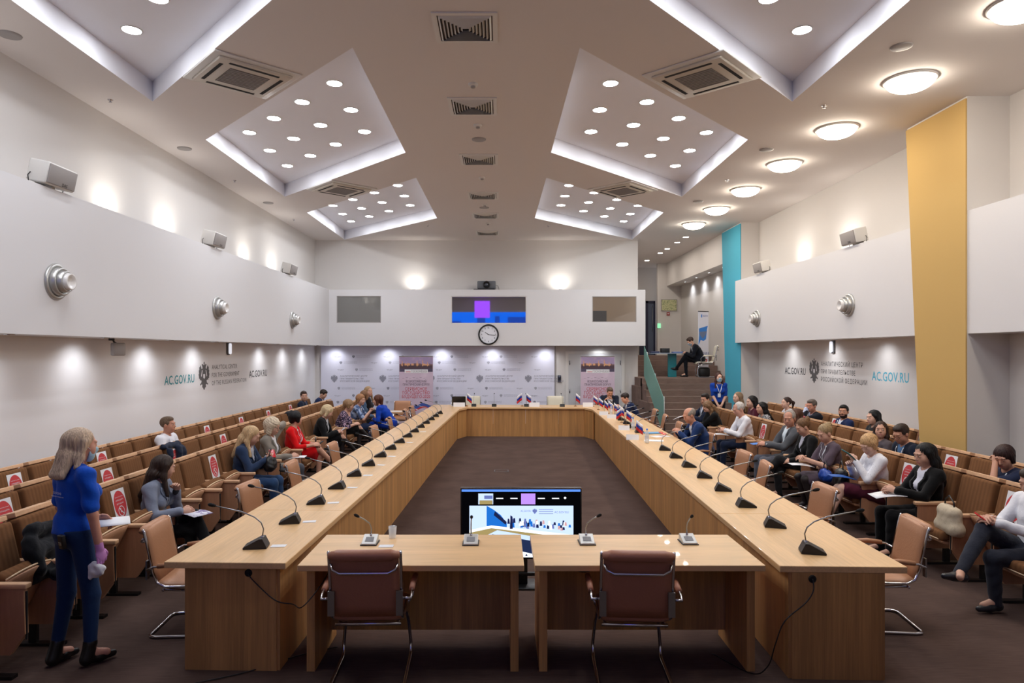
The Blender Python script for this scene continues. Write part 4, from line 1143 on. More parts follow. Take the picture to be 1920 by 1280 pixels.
# rows: name, x of the back line, facing, first boundary, count, label bits
ROWS = {
 'L1': (-3.75+.10, -90, 7.65-.52*8, 27, 'left front row'),
 'L2': (-4.50+.10, -90, 8.25-.52*6, 24, 'left middle row'),
 'L3': (-5.28+.09, -90, 9.50-.52*6, 23, 'left wall row'),
 'R1': (4.81-.06, 90, 6.46-.54*2, 18, 'right front row'),
 'R2': (5.70-.06, 90, 8.16-.54*2, 16, 'right middle row'),
 'R3': (6.50-.02, 90, 10.66, 11, 'right wall row'),
}
SIGNS = {'L1': [6.35, 8.4, 11.35], 'L2': [5.95, 7.5, 9.0, 10.8], 'L3': [7.2, 8.9, 12.0, 13.4, 15.0, 16.7], 'R1': [6.2, 7.9, 10.0, 12.2], 'R2': [8.4, 10.2, 11.6, 13.3], 'R3': [11.0, 13.1]}
OPX = {'L1': [297,466,512,556,606,642,664], 'L2': [], 'L3': [322,571,601], 'R1': [1925,1727,1640,1560,1507,1468,1393,1341,1320], 'R2': [1890,1703,1645,1497,1437,1411,1379], 'R3': [1527,1479,1581,1637]}
OCC = {k: [abs(ROWS[k][0] + (.31 if k[0] == 'L' else -.31))*1280/abs(px-940) for px in v] for k, v in OPX.items()}
OCC['L1'] += [16.35, 17.15]; OCC['R1'].append(6.75)
SEATPOS = {}
for rn, (xb, face, y0, n, nm) in ROWS.items():
    pt = .54 if rn[0] == 'R' else .52
    ys = [y0 + pt*(k+.5) for k in range(n)]
    SEATPOS[rn] = ys
    OC_k = None
    near = lambda lst: {min(range(n), key=lambda k: abs(ys[k]-v)) for v in lst}
    sg, oc = near(SIGNS[rn]), near(OCC[rn])
    for k in range(n):
        if rn[0] == 'R' and 9.0 < ys[k] < 10.4 and rn == 'R3': continue
        sign = k in sg and k not in oc; down = k in oc
        pr = proto(sign, down)
        lab = ('brown tip-up seat with a red sign' if sign else 'occupied brown seat' if down and not (rn=='R1' and k==2) else 'empty brown tip-up seat') + ', %s from the camera in the %s' % (ORD[k] if k < 20 else ['twenty-first','twenty-second','twenty-third','twenty-fourth','twenty-fifth','twenty-sixth','twenty-seventh'][k-20], nm)
        if not pr[1]:
            r = pr[0][0]; r.location = (xb, ys[k], 0); r.rotation_euler = (0,0,rad(face)); r['label'] = lab; pr[1] = True
        else: r = dup(pr[0], (xb, ys[k], 0), rad(face), lab)
        if rn[0] == 'R': r.scale = (.54/.52, 1, 1)
    # closing arm panel
    mb = MB(); ye = ys[-1] + pt/2
    ym = -1 if face < 0 else 1
# low table and chair in the far left corner
e = empty('side_table', (-2.72, 17.7, 0), rad(4), 'small wooden side table with a sheet of paper in the far left corner', 'table')
MB().box(-.36,.36,-.28,.28,.60,.635).build('table_top', M_swood, e, bevel=.004)
for s in (-1, 1):
    f = MB(); f.tube([(s*.3,-.22,.60),(s*.3,.22,.02)], .012, 8); f.tube([(s*.3,.22,.60),(s*.3,-.22,.02)], .012, 8); f.build('leg', M_chrome, e)
o = MB().box(-.15,.15,-.10,.10,0,.003).build('paper_sheet', M_paper); o.location = (-2.72,17.65,.636); tag(o, 'white sheet on the small corner table', 'paper')
lchair((-2.72, 18.35, 0), rad(175), 'tan leather chair behind the small corner table')
lchair((-3.45, 18.25, 0), rad(-80), 'tan leather chair left of the small corner table')
lchair((5.35, 17.0, 0), rad(170), 'tan leather chair at the foot of the stairs by the turquoise panel') if False else None
# rattan-like light chair behind the right rows
lchair((6.30, 16.95, 0), rad(150), 'tan leather chair standing behind the right rows near the turquoise panel')

# ------------------------------------------------------------------ lettering on the side walls
M_teal = mat('letter_teal', (.20,.56,.60), rough=.6); M_dkl = mat('letter_dark', (.24,.24,.25), rough=.6)
M_tealr = mat('letter_turquoise', (.33,.68,.77), rough=.6); M_emb = mat('emblem_grey', (.36,.35,.35), rough=.6)
def fit_text(mb, s, width, cap, mtx, bold=0, mi=0):
    """first letter at the origin, baseline on z = 0, stretched to the given width and cap height"""
    V, F = text_geo(s, 1.0, 1.0, bold, 'LEFT', 1.18 if ' ' in s else 1.05)
    x0 = min(v[0] for v in V); x1 = max(v[0] for v in V)
    H = text_geo('H', 1.0, 1.0, bold, 'LEFT')[0]; h = max(v[1] for v in H)
    mb.add([((v[0]-x0)*width/(x1-x0), 0, v[1]*cap/h) for v in V], F, mi, False, mtx)
def wall_sign(nm, side, items, lab, cat):
    x = XL+.0135 if side < 0 else XR-.0015
    yc = sum(i[2] for i in items)/len(items)
    e = MB()
    for kind, s, y, z, wd, cap, mi in items:
        m = T(0, y-yc, z) @ R(90 if side < 0 else -90, 'Z')
        if kind == 't': fit_text(e, s, wd, cap, m, .014 if cap > .12 else .0, mi)
        else: add_eagle(e, cap, m, 0, 1)
    mats = [M_dkl, M_teal if side < 0 else M_tealr] if nm != 'wall_emblem' else [M_emb, M_lowwall]
    o = e.build(nm, mats); o.location = (x, yc, 0); return tag(o, lab, cat)
wall_sign('wall_lettering', -1, [('t','AC.GOV.RU',11.38,1.615,1.11,.15,1)], 'large teal web address letters on the left wall', 'lettering')
wall_sign('wall_lettering', -1, [('t','AC.GOV.RU',15.2,1.60,1.16,.15,0)], 'dark grey web address letters farther along the left wall', 'lettering')
wall_sign('wall_emblem', -1, [('e','',12.9,1.72,0,.54,0)], 'dark grey double-headed eagle emblem on the left wall', 'emblem')
wall_sign('wall_lettering', -1, [('t','ANALYTICAL CENTER',13.25,1.83,1.25,.085,0),('t','FOR THE GOVERNMENT',13.25,1.675,1.38,.085,0),('t','OF THE RUSSIAN FEDERATION',13.25,1.52,1.78,.085,0)], 'three lines of dark English capitals beside the eagle on the left wall', 'lettering')
wall_sign('wall_lettering', 1, [('t','AC.GOV.RU',16.13,1.66,1.10,.15,0)], 'dark grey web address letters on the right wall', 'lettering')
wall_sign('wall_lettering', 1, [('t','AC.GOV.RU',12.34,1.66,1.12,.16,1)], 'large turquoise web address letters on the right wall', 'lettering')
wall_sign('wall_emblem', 1, [('e','',14.62,1.77,0,.54,0)], 'dark grey double-headed eagle emblem on the right wall', 'emblem')
wall_sign('wall_lettering', 1, [('t','АНАЛИТИЧЕСКИЙ ЦЕНТР',14.3,1.88,1.65,.085,0),('t','ПРИ ПРАВИТЕЛЬСТВЕ',14.3,1.72,1.38,.085,0),('t','РОССИЙСКОЙ ФЕДЕРАЦИИ',14.3,1.56,1.80,.085,0)], 'three lines of dark Russian capitals beside the eagle on the right wall', 'lettering')

# ------------------------------------------------------------------ banners
M_bl = patterned('banner_paper', (.88,.82,.87), (.80,.72,.79), 3.0, .5, 'soft')
M_sky = patterned('banner_sky', (.80,.66,.72), (.62,.55,.68), 6, .5, 'soft')
b_red = mat('banner_red', (.78,.24,.28)); b_dk = mat('banner_dark', (.36,.30,.36)); b_city = mat('banner_city', (.46,.34,.33)); b_gold = mat('banner_gold', (.83,.62,.45)); b_blue = mat('banner_blue', (.24,.34,.64)); b_riv = mat('banner_river', (.30,.27,.36)); b_tree=mat('banner_trees',(.30,.22,.26))
def forum_banner(cx, lab):
    e = empty('roll_up_banner', (cx, 19.7, 0), 0, lab, 'banner', 'forum roll-up banners')
    W = .49
    MB().box(-W, W, 0, .006, .08, 2.04).build('banner_sheet', M_bl, e)
    MB().rbox(-W-.02, W+.02, -.06, .14, 0, .085, .02).build('base', M_steel, e)
    MB().rbox(-W, W, -.012, .016, 2.035, 2.055, .006).build('top_bar', M_steel, e)
    MB().cyl((0,.05,.05), (0,.02,2.04), .012).build('pole', M_steel, e)
    p = MB(); y = -.0015
    def rect(a, b, c, d, mi, dy=0): p.add([(a,y-dy,c),(b,y-dy,c),(b,y-dy,d),(a,y-dy,d)], [(0,1,2,3)], mi)
    rect(-W+.01, W-.01, 1.60, 2.02, 0)
    rect(-W+.01, W-.01, 1.60, 1.70, 5, .0005); rect(-W+.01, W-.01, 1.69, 1.78, 6, .0006)
    r_ = random.Random(9); x = -W+.01
    while x < W-.05:
        w_ = .03 + .05*r_.random(); h_ = .02 + .07*r_.random()
        rect(x, min(x+w_, W-.01), 1.74, 1.80+h_*.5, r_.choice([3,4,4]), .0003); x += w_
    for tx, th in ((-.40,.13),(-.24,.08),(.03,.14),(.19,.17),(.33,.09)):
        p.add([(tx-.014,y-.0008,1.76),(tx+.014,y-.0008,1.76),(tx+.01,y-.0008,1.78+th*.75),(tx,y-.0008,1.80+th),(tx-.01,y-.0008,1.78+th*.75)], [(0,1,2,3,4)], 4)
    rect(-.33, .34, 1.565, 1.665, 7, .001); rect(-.30, -.16, 1.60, 1.61, 1, .0015); rect(-.30,-.16,1.575,1.582,1,.0015)
    add_text(p, 'ГОСКОНФ2020', .085, T(.09, y-.0016, 1.585), .78, .001, mi=2)
    add_text(p, 'ВСЕРОССИЙСКИЙ', .095, T(0, y-.0016, 1.29), .68, .001, mi=2)
    add_text(p, 'ПРАКТИЧЕСКИЙ ФОРУМ', .095, T(0, y-.0016, 1.20), .66, .001, mi=2)
    for t_, z in (('СЕРВИСНОЕ', 1.06), ('ГОСУДАРСТВО', .95), ('БУДУЩЕГО-2020', .84)): add_text(p, t_, .13, T(0, y-.0016, z), .80, .004, mi=1)
    for k in range(7): rect(-.40+.1*k, -.34+.1*k, 1.41+.02*(k%2), 1.415+.02*(k%2), 2, .001)
    def wave(z0, h, ph, mi, dy):
        n = 20; V = []; 
        for i in range(n+1):
            X = -W+.005 + (2*W-.01)*i/n; zz = z0 + .045*math.sin(i/n*2*math.pi*1.0*2 + ph); V += [(X, y-dy, zz), (X, y-dy, zz+h)]
        p.add(V, [(2*i, 2*i+2, 2*i+3, 2*i+1) for i in range(n)], mi)
    wave(.56, .10, -1.2, 8, .001); wave(.52, .05, -1.2, 1, .0015)
    for k in range(12): rect(-.4+.8*r_.random(), -.4+.8*r_.random()+.03, .30, .302, 2, .001) if False else None
    for k in range(14):
        a = -.42+.8*r_.random(); c = .15+.30*r_.random(); rect(a, a+.05*r_.random()+.02, c, c+.012, 2, .001)
    p.build('print', [M_sky, b_red, b_dk, b_city, b_gold, b_riv, b_tree, M_paper, b_blue], e)
forum_banner(-2.46, 'tall pink and white forum banner in front of the press wall, left one')
forum_banner(2.78, 'tall pink and white forum banner in front of the back door, right one')
e = empty('roll_up_banner', (6.14, 20.75, 1.42), rad(24), 'narrow white and blue roll-up banner on the stair landing', 'banner')
W = .20
MB().box(-W, W, 0, .006, .06, 1.98).build('banner_sheet', mat('hall_banner_white', (.86,.86,.90)), e)
MB().rbox(-W-.01, W+.01, -.06, .10, 0, .07, .02).build('base', M_steel, e)
MB().rbox(-W, W, -.012, .016, 1.975, 1.995, .006).build('top_bar', M_black, e)
p = MB()
def hp(pts, mi, dy=0): p.add([(a, -.002-dy, b) for a, b in pts], [tuple(range(len(pts)))], mi)
hp([(-.19,.95),(-.10,1.12),(.0,1.08),(.10,1.14),(.14,1.45),(.17,1.55),(-.02,1.50),(-.17,1.46),(-.16,1.25)], 0)
hp([(-.16,1.36),(.13,1.38),(.08,1.26),(-.02,1.16),(-.12,1.25)], 3, .001)
hp([(-.09,1.80),(-.05,1.80),(-.05,1.90),(-.09,1.88)], 0); add_text(p, 'ФОРУМ', .075, T(.07,-.003,1.82), .7, mi=1)
add_text(p, 'ФОРУМ', .17, T(-.01,-.003,.62), .72, .003, mi=1)
hp([(-.17,.44),(.15,.44),(.15,.54),(-.17,.54)], 2); hp([(-.13,.475),(.11,.475),(.11,.50),(-.13,.50)], 4, .001)
p.build('print', [mat('hb_blue', (.22,.50,.82)), mat('hb_navy', (.30,.36,.62)), mat('hb_red', (.74,.26,.28)), mat('hb_slate', (.42,.48,.60)), M_paper], e)

# ------------------------------------------------------------------ clock, projector, horns, speakers
ck = empty('wall_clock', ((916-940)*19.9/1280, YBF-.002, CAM_H+33*19.9/1280), 0, 'round white wall clock with a black rim under the booth window', 'clock')
m_ = R(90, 'X')
MB().lathe([(.30,0),(.30,.03),(.285,.045),(.262,.045),(.258,.02)], 48, 0, m_).build('rim', M_black, ck)
f = MB(); f.add([(.262*math.cos(2*math.pi*k/48), -.018, .262*math.sin(2*math.pi*k/48)) for k in range(48)], [tuple(range(48))]); f.build('clock_face', mat('clock_face', (.88,.89,.92), rough=.5), ck)
f = MB()
for k in range(12):
    a = math.pi/2 - 2*math.pi*(k+1)/12
    add_text(f, str(k+1), .062, T(.20*math.cos(a), -.020, .20*math.sin(a)-.022), .85, .001)
for k in range(60):
    a = 2*math.pi*k/60; f.box(-.0015, .0015, -.0195, -.019, .238, .25, 0, R(math.degrees(a), 'Y'))
f.build('numerals', M_black, ck)
f = MB(); f.box(-.008,.008,-.026,-.023,-.02,.12,0,R(-57,'Y')); f.build('hour_hand', M_black, ck)
f = MB(); f.box(-.005,.005,-.030,-.027,-.03,.19,0,R(97,'Y')); f.build('minute_hand', M_black, ck)

pj = empty('projector', ((912-940)*19.9/1280, 20.2, 3.985), 0, 'grey projector standing on the back bulkhead above the booth window', 'projector')
MB().rbox(-.38,.24,-.20,.15,0,.035,.005).build('tray', mat('proj_dark', (.16,.16,.17), rough=.5), pj)
MB().rbox(-.27,.27,-.16,.18,.04,.27,.02).build('body', mat('proj_grey', (.36,.37,.39), rough=.45), pj)
f = MB(); f.lathe([(.105,0),(.105,.06),(.085,.075),(.08,.03),(.001,.03)], 28, 0, T(0,-.16,.16) @ R(90,'X')); ln = f.build('lens_barrel', M_black, pj)
f = MB(); f.lathe([(.05,.032),(.03,.045),(.001,.05)], 20, 0, T(0,-.16,.16) @ R(90,'X')); f.build('lens', mat('lens_glass', (.25,.27,.32), rough=.05, spec=.9), ln)
f = MB(); f.tube([(.27,.0,.15),(.33,.0,.15),(.36,.02,.06),(.36,.05,.0)], .006, 6); f.build('cable', M_black, pj)

M_silver = mat('horn_silver', (.72,.72,.71), rough=.3, metal=.6); M_lens = mat('horn_lens', (.88,.87,.86), rough=.2, spec=.7)
def horn_proto():
    e = empty('round_wall_lamp', (0,0,0), 0, 'x', 'wall lamp', 'round silver wall lamps'); m = R(90, 'X')
    MB().lathe([(.205,0),(.205,.012),(.19,.03),(.165,.03),(.16,.02)], 36, 0, m).build('flange', M_silver, e)
    MB().lathe([(.16,.02),(.155,.085),(.14,.09),(.12,.07)], 36, 0, m).build('outer_cone', M_silver, e)
    MB().lathe([(.125,.06),(.118,.135),(.105,.14),(.09,.12)], 36, 0, m).build('middle_cone', M_silver, e)
    MB().lathe([(.10,.10),(.092,.175),(.08,.18),(.06,.155),(.001,.14)], 36, 0, m).build('glass_lens', M_lens, e)
    return e
hp0 = horn_proto(); trh = tree_of(hp0)
for i, (sd, px, py, t) in enumerate([(-1,105,528,'left bulkhead, nearest to us'),(-1,407,577,'left bulkhead, middle one'),(-1,548,600,'left bulkhead, farthest'),(1,1592,572,'right bulkhead, nearer to us'),(1,1420,597,'right bulkhead, farther')]):
    x = BL if sd < 0 else BR; Y = abs(x)*1280/abs(px-940); z = CAM_H - (py-660)*Y/1280
    loc = (x + (.001 if sd < 0 else -.001), Y, z); rz = rad(90 if sd < 0 else -90); lab = 'round stepped silver lamp with a glass lens on the ' + t
    if i == 0: hp0.location = loc; hp0.rotation_euler = (0,0,rz); hp0['label'] = lab
    else: dup(trh, loc, rz, lab)
M_gril = mat('speaker_grille_grey', (.60,.58,.57), rough=.7, bump=.3, bscale=300)
def spk_proto():
    e = empty('wall_speaker', (0,0,0), 0, 'x', 'speaker', 'white speakers on the bulkheads')   # front faces -y
    m = T(0,0,.16) @ R(12,'X')
    MB().rbox(-.25,.25,-.10,.12,-.12,.12,.015,mtx=m).build('cabinet', M_whiteplastic, e)
    g = MB().rbox(-.235,.235,-.115,-.098,-.105,.105,.006,mtx=m).build('grille', M_gril, e)
    f = MB(); add_text(f, 'DAS', .05, m @ T(.05,-.1165,-.095), 1, .001); f.build('badge', M_black, g)
    f = MB(); f.box(-.03,.03,.0,.10,.0,.05); f.box(-.12,.12,.115,.13,.02,.2); f.build('bracket', M_whiteplastic, e)
    f = MB(); f.tube([(.26,.08,.14),(.30,.08,.10),(.29,.08,.04),(.24,.09,.005)], .006, 6); f.tube([(-.26,.08,.14),(-.30,.08,.10),(-.29,.08,.04),(-.24,.09,.005)], .006, 6); f.build('wire', M_black, e)
    return e
sk = spk_proto(); trk = tree_of(sk)
for i, (sd, px, t) in enumerate([(-1,100,'left ledge, nearest to us'),(-1,402,'left ledge, second'),(-1,543,'left ledge, farthest'),(1,1600,'right ledge, nearer to us'),(1,1428,'right ledge, farther')]):
    x = (BL-.03) if sd < 0 else (BR+.03); Y = abs(x)*1280/abs(px-940); z = BLZ1 if sd < 0 else BRZ1
    lab = 'white box speaker with a grey grille on the ' + t; rz = rad(90 if sd < 0 else -90)
    if i == 0: sk.location = (x, Y, z); sk.rotation_euler = (0,0,rz); sk['label'] = lab
    else: dup(trk, (x, Y, z), rz, lab)
for i, (x, Y, z, rz, t) in enumerate([(XL+.013,14.0,2.235,90,'left'),(XR-.001,13.75,2.27,-90,'right')]):
    e = empty('emergency_lamp', (x,Y,z), rad(rz), 'small white emergency lamp under the %s bulkhead' % t, 'emergency lamp')
    MB().rbox(-.065,.065,-.05,0,-.13,.13,.03).build('housing', mat('lamp_grey', (.42,.42,.43), rough=.5), e)
    MB().rbox(-.052,.052,-.075,-.04,-.11,.11,.03).build('diffuser', mat('lamp_white', (.92,.93,.97), rough=.3, emit=.25), e)
e = empty('ceiling_camera', (-5.30, 9.45, BLZ0), rad(60), 'small grey sensor hanging under the left bulkhead on a bracket', 'sensor')
MB().rbox(-.09,.09,-.03,.05,-.24,-.06,.02).build('sensor_body', M_greyplastic, e)
f = MB(); f.tube([(0,.01,-.08),(-.05,.02,-.05),(-.08,.02,0)], .012, 8); f.rbox(-.12,-.05,0,.04,-.03,0,.008); f.build('bracket', M_black, e)

# ------------------------------------------------------------------ glass railing beside the stairs
rg = empty('glass_railing', (4.06, 17.1, 0), 0, 'green glass stair railing with steel posts beside the stairs', 'railing')
g = MB(); th = .006
pts = [(0,.10),(0,1.04),(2.3,2.34),(2.3,1.50)]
side_prism([(y, z) for y, z in pts], -th, th, g)
mg = bpy.data.materials.new('green_glass'); mg.use_nodes = True; nt = mg.node_tree; nt.nodes.clear()
tr_ = nt.nodes.new('ShaderNodeBsdfTransparent'); tr_.inputs[0].default_value = (.66,.86,.80,1); gl = nt.nodes.new('ShaderNodeBsdfGlossy'); gl.inputs['Roughness'].default_value = .03
df = nt.nodes.new('ShaderNodeBsdfDiffuse'); df.inputs[0].default_value = (.32,.58,.52,1); mx = nt.nodes.new('ShaderNodeMixShader'); mx.inputs[0].default_value = .10; mx2 = nt.nodes.new('ShaderNodeMixShader'); mx2.inputs[0].default_value = .38; oo = nt.nodes.new('ShaderNodeOutputMaterial')
nt.links.new(tr_.outputs[0], mx.inputs[1]); nt.links.new(gl.outputs[0], mx.inputs[2]); nt.links.new(mx.outputs[0], mx2.inputs[1]); nt.links.new(df.outputs[0], mx2.inputs[2]); nt.links.new(mx2.outputs[0], oo.inputs[0])
g.build('glass_panel', mg, rg)
for y in (.12, 1.1, 2.1):
    f = MB(); zb = .158*max(0, math.floor((y-.2)/.28)+1) if y > .2 else 0; zt = 1.04 + y*(1.30/2.3) - .06
    f.cyl((.045, y, zb), (.045, y, zt), .019, n=12)
    for q in (.3, .85): f.cyl((.045, y, zb+(zt-zb)*q), (0, y, zb+(zt-zb)*q), .014, n=10)
    f.build('post', M_steel, rg)
# low steps beside the railing
st2 = MB()
for k in range(4): st2.box(3.62+.12*k, 4.0, 19.0, 20.4, .66+.158*k, .66+.158*(k+1)) if False else None
struct(MB().box(3.92, 4.02, 19.6, 20.55, 0, 1.18).build('floor_side_step', M_step))
struct(MB().box(3.96, 4.02, 18.6, 19.6, 0, .80).build('floor_side_step_low', M_step))
# table with things on the landing
e = empty('glass_table', (5.15, 20.5, 1.42), 0, 'low glass topped table with a teal leg on the stair landing', 'table')
MB().rbox(-.72,.45,-.28,.28,.70,.72,.005).build('table_top', mat('table_glass', (.62,.70,.80), rough=.08, alpha=.8), e)
MB().box(-.15,.10,-.04,.04,0,.70).build('teal_leg', mat('teal_glass', (.08,.46,.50), rough=.15), e)
for nm_, x0, x1, z0, z1, c, lab in [('notebook', -.70,-.42,0,.05,(.12,.15,.30),'navy box on the left end of the glass table'),('laptop',-.36,-.12,0,.14,(.08,.08,.10),'small black laptop on the glass table'),('papers',-.02,.38,0,.04,(.35,.42,.62),'stack of blue leaflets on the glass table')]:
    o = MB().rbox(x0, x1, -.12, .12, z0, z1, .01).build(nm_, mat(nm_+'_c', c, rough=.5)); o.location = (5.15, 20.5, 2.142); tag(o, lab, nm_.rstrip('s') if nm_ != 'papers' else 'leaflets')
o = MB().rbox(-.16,.16,-.1,.1,0,.30,.06).build('bag', mat('bag_black', (.05,.05,.06), rough=.5)); o.location = (6.0, 20.2, 1.42); tag(o, 'black bag on the landing under the cream armchair', 'bag')
# ------------------------------------------------------------------ people: smooth bodies grown from distance fields
def surface_nets(D, o, h):
    """closed smooth mesh of the zero level of a grid (negative inside)"""
    S = D < 0
    nx, ny, nz = D.shape
    c = np.zeros((nx-1, ny-1, nz-1), np.int16)
    for dx in (0,1):
        for dy in (0,1):
            for dz in (0,1): c += S[dx:nx-1+dx, dy:ny-1+dy, dz:nz-1+dz]
    act = (c > 0) & (c < 8)
    idx = -np.ones(act.shape, np.int64); ii = np.argwhere(act); idx[act] = np.arange(len(ii))
    acc = np.zeros((len(ii), 3)); cnt = np.zeros(len(ii))
    i0 = ii[:,0]; j0 = ii[:,1]; k0 = ii[:,2]
    offs = [(0,0),(0,1),(1,0),(1,1)]
    for ax in range(3):
        for a, b in offs:
            p = [0,0,0]; oth = [q for q in range(3) if q != ax]; p[oth[0]] = a; p[oth[1]] = b
            q = list(p); q[ax] = 1
            d0 = D[i0+p[0], j0+p[1], k0+p[2]]; d1 = D[i0+q[0], j0+q[1], k0+q[2]]
            m = (d0 < 0) != (d1 < 0)
            t = np.where(m, d0/(d0-d1+1e-12), 0)
            pos = np.zeros((len(ii), 3)); pos[:,0] = p[0]; pos[:,1] = p[1]; pos[:,2] = p[2]
            pos[:,ax] = t
            acc += pos*m[:,None]; cnt += m
    V = (ii + acc/np.maximum(cnt,1)[:,None])*h + np.array(o)
    F = []
    for ax in range(3):
        o1, o2 = [(1,2),(2,0),(0,1)][ax]
        sl0 = [slice(None)]*3; sl1 = [slice(None)]*3; sl0[ax] = slice(0,-1); sl1[ax] = slice(1,None)
        A = S[tuple(sl0)]; B = S[tuple(sl1)]
        for flip in (False, True):
            m = (A & ~B) if not flip else (~A & B)
            e = np.argwhere(m)
            e = e[(e[:,o1] > 0) & (e[:,o2] > 0) & (e[:,o1] < D.shape[o1]-1) & (e[:,o2] < D.shape[o2]-1)]
            if len(e) == 0: continue
            def cell(d1, d2):
                q = e.copy(); q[:,o1] -= d1; q[:,o2] -= d2
                return idx[q[:,0], q[:,1], q[:,2]]
            quad = np.stack([cell(1,1), cell(0,1), cell(0,0), cell(1,0)], 1)
            if flip: quad = quad[:, ::-1]
            F.append(quad)
    F = np.concatenate(F) if F else np.zeros((0,4), int)
    F = F[(F >= 0).all(1)]
    return V, F

class Field:
    def __init__(s, lo, hi, h):
        s.h = h; s.lo = np.array(lo, float)
        n = np.ceil((np.array(hi)-s.lo)/h).astype(int)+1
        s.D = np.full(tuple(n), .12, np.float32)
        s.ax = [s.lo[i] + h*np.arange(n[i]) for i in range(3)]
    def sub(s, lo, hi):
        sl = []
        for i in range(3):
            a = int(np.clip(math.floor((lo[i]-s.lo[i])/s.h), 0, s.D.shape[i])); b = int(np.clip(math.ceil((hi[i]-s.lo[i])/s.h)+1, 0, s.D.shape[i]))
            if b <= a: return None
            sl.append(slice(a, b))
        X = s.ax[0][sl[0]][:,None,None]; Y = s.ax[1][sl[1]][None,:,None]; Z = s.ax[2][sl[2]][None,None,:]
        return tuple(sl), X, Y, Z
    def mix(s, sl, d, k, op):
        a = s.D[sl]
        if op == 'u':
            if k <= 0: s.D[sl] = np.minimum(a, d); return
            h = np.clip(.5 + .5*(a-d)/k, 0, 1); s.D[sl] = a*(1-h) + d*h - k*h*(1-h)
        elif op == 'i':
            s.D[sl] = np.maximum(a, d)
        else:
            d = -d
            if k <= 0: s.D[sl] = np.maximum(a, d); return
            h = np.clip(.5 - .5*(a-d)/k, 0, 1); s.D[sl] = a*(1-h) + d*h + k*h*(1-h)
    def cap(s, a, b, ra, rb, k=.02, op='u', fl=None):
        a = np.array(a, float); b = np.array(b, float); R_ = max(ra, rb) + .09
        r = s.sub(np.minimum(a, b)-R_, np.maximum(a, b)+R_)
        if r is None: return
        sl, X, Y, Z = r; d = b-a; L = max(float(d@d), 1e-9)
        t = np.clip(((X-a[0])*d[0] + (Y-a[1])*d[1] + (Z-a[2])*d[2])/L, 0, 1)
        q = np.sqrt((X-a[0]-t*d[0])**2 + (Y-a[1]-t*d[1])**2 + (Z-a[2]-t*d[2])**2) - (ra + (rb-ra)*t)
        s.mix(sl, q.astype(np.float32), k, op)
    def ell(s, c, r, M=None, k=.02, op='u'):
        c = np.array(c, float); r = np.array(r, float); R_ = r.max() + .08
        q = s.sub(c-R_, c+R_)
        if q is None: return
        sl, X, Y, Z = q; X = X-c[0]; Y = Y-c[1]; Z = Z-c[2]
        if M is None: M = np.eye(3)
        a = (X*M[0,0] + Y*M[1,0] + Z*M[2,0])/r[0]; b = (X*M[0,1] + Y*M[1,1] + Z*M[2,1])/r[1]; e = (X*M[0,2] + Y*M[1,2] + Z*M[2,2])/r[2]
        k0 = np.sqrt(a*a+b*b+e*e); k1 = np.sqrt((a/r[0])**2 + (b/r[1])**2 + (e/r[2])**2) + 1e-6
        s.mix(sl, (k0*(k0-1)/k1).astype(np.float32), k, op)
    def plane(s, p, n):
        """keeps the side the normal points away from"""
        X = s.ax[0][:,None,None]; Y = s.ax[1][None,:,None]; Z = s.ax[2][None,None,:]
        s.D = np.maximum(s.D, ((X-p[0])*n[0] + (Y-p[1])*n[1] + (Z-p[2])*n[2]).astype(np.float32))
    def at(s, p):
        i = np.clip(((np.array(p)-s.lo)/s.h).astype(int), 0, np.array(s.D.shape)-1); return float(s.D[tuple(i)])
    def wob(s, amp, fr, seed=0):
        """soft folds"""
        X = s.ax[0][:,None,None]; Y = s.ax[1][None,:,None]; Z = s.ax[2][None,None,:]
        s.D = s.D + (amp*(np.sin(X*fr+Z*fr*.7+seed) * np.sin(Y*fr*1.3+seed*2+Z*fr*.5) + .5*np.sin(Z*fr*1.7+Y*fr+seed*3))).astype(np.float32)
    def streak(s, c, M, amp, n, seed=0):
        X = s.ax[0][:,None,None]-c[0]; Y = s.ax[1][None,:,None]-c[1]; Z = s.ax[2][None,None,:]-c[2]
        a = X*M[0,0] + Y*M[1,0] + Z*M[2,0]; b = X*M[0,1] + Y*M[1,1] + Z*M[2,1]; e = X*M[0,2] + Y*M[1,2] + Z*M[2,2]
        th = np.arctan2(a, -b)
        s.D = s.D + (amp*(np.sin(th*n + 1.5*np.sin(e*30+seed)) + .6*np.sin(th*n*.43 + e*22 + seed))).astype(np.float32)
    def mesh(s): return surface_nets(s.D, s.lo, s.h)

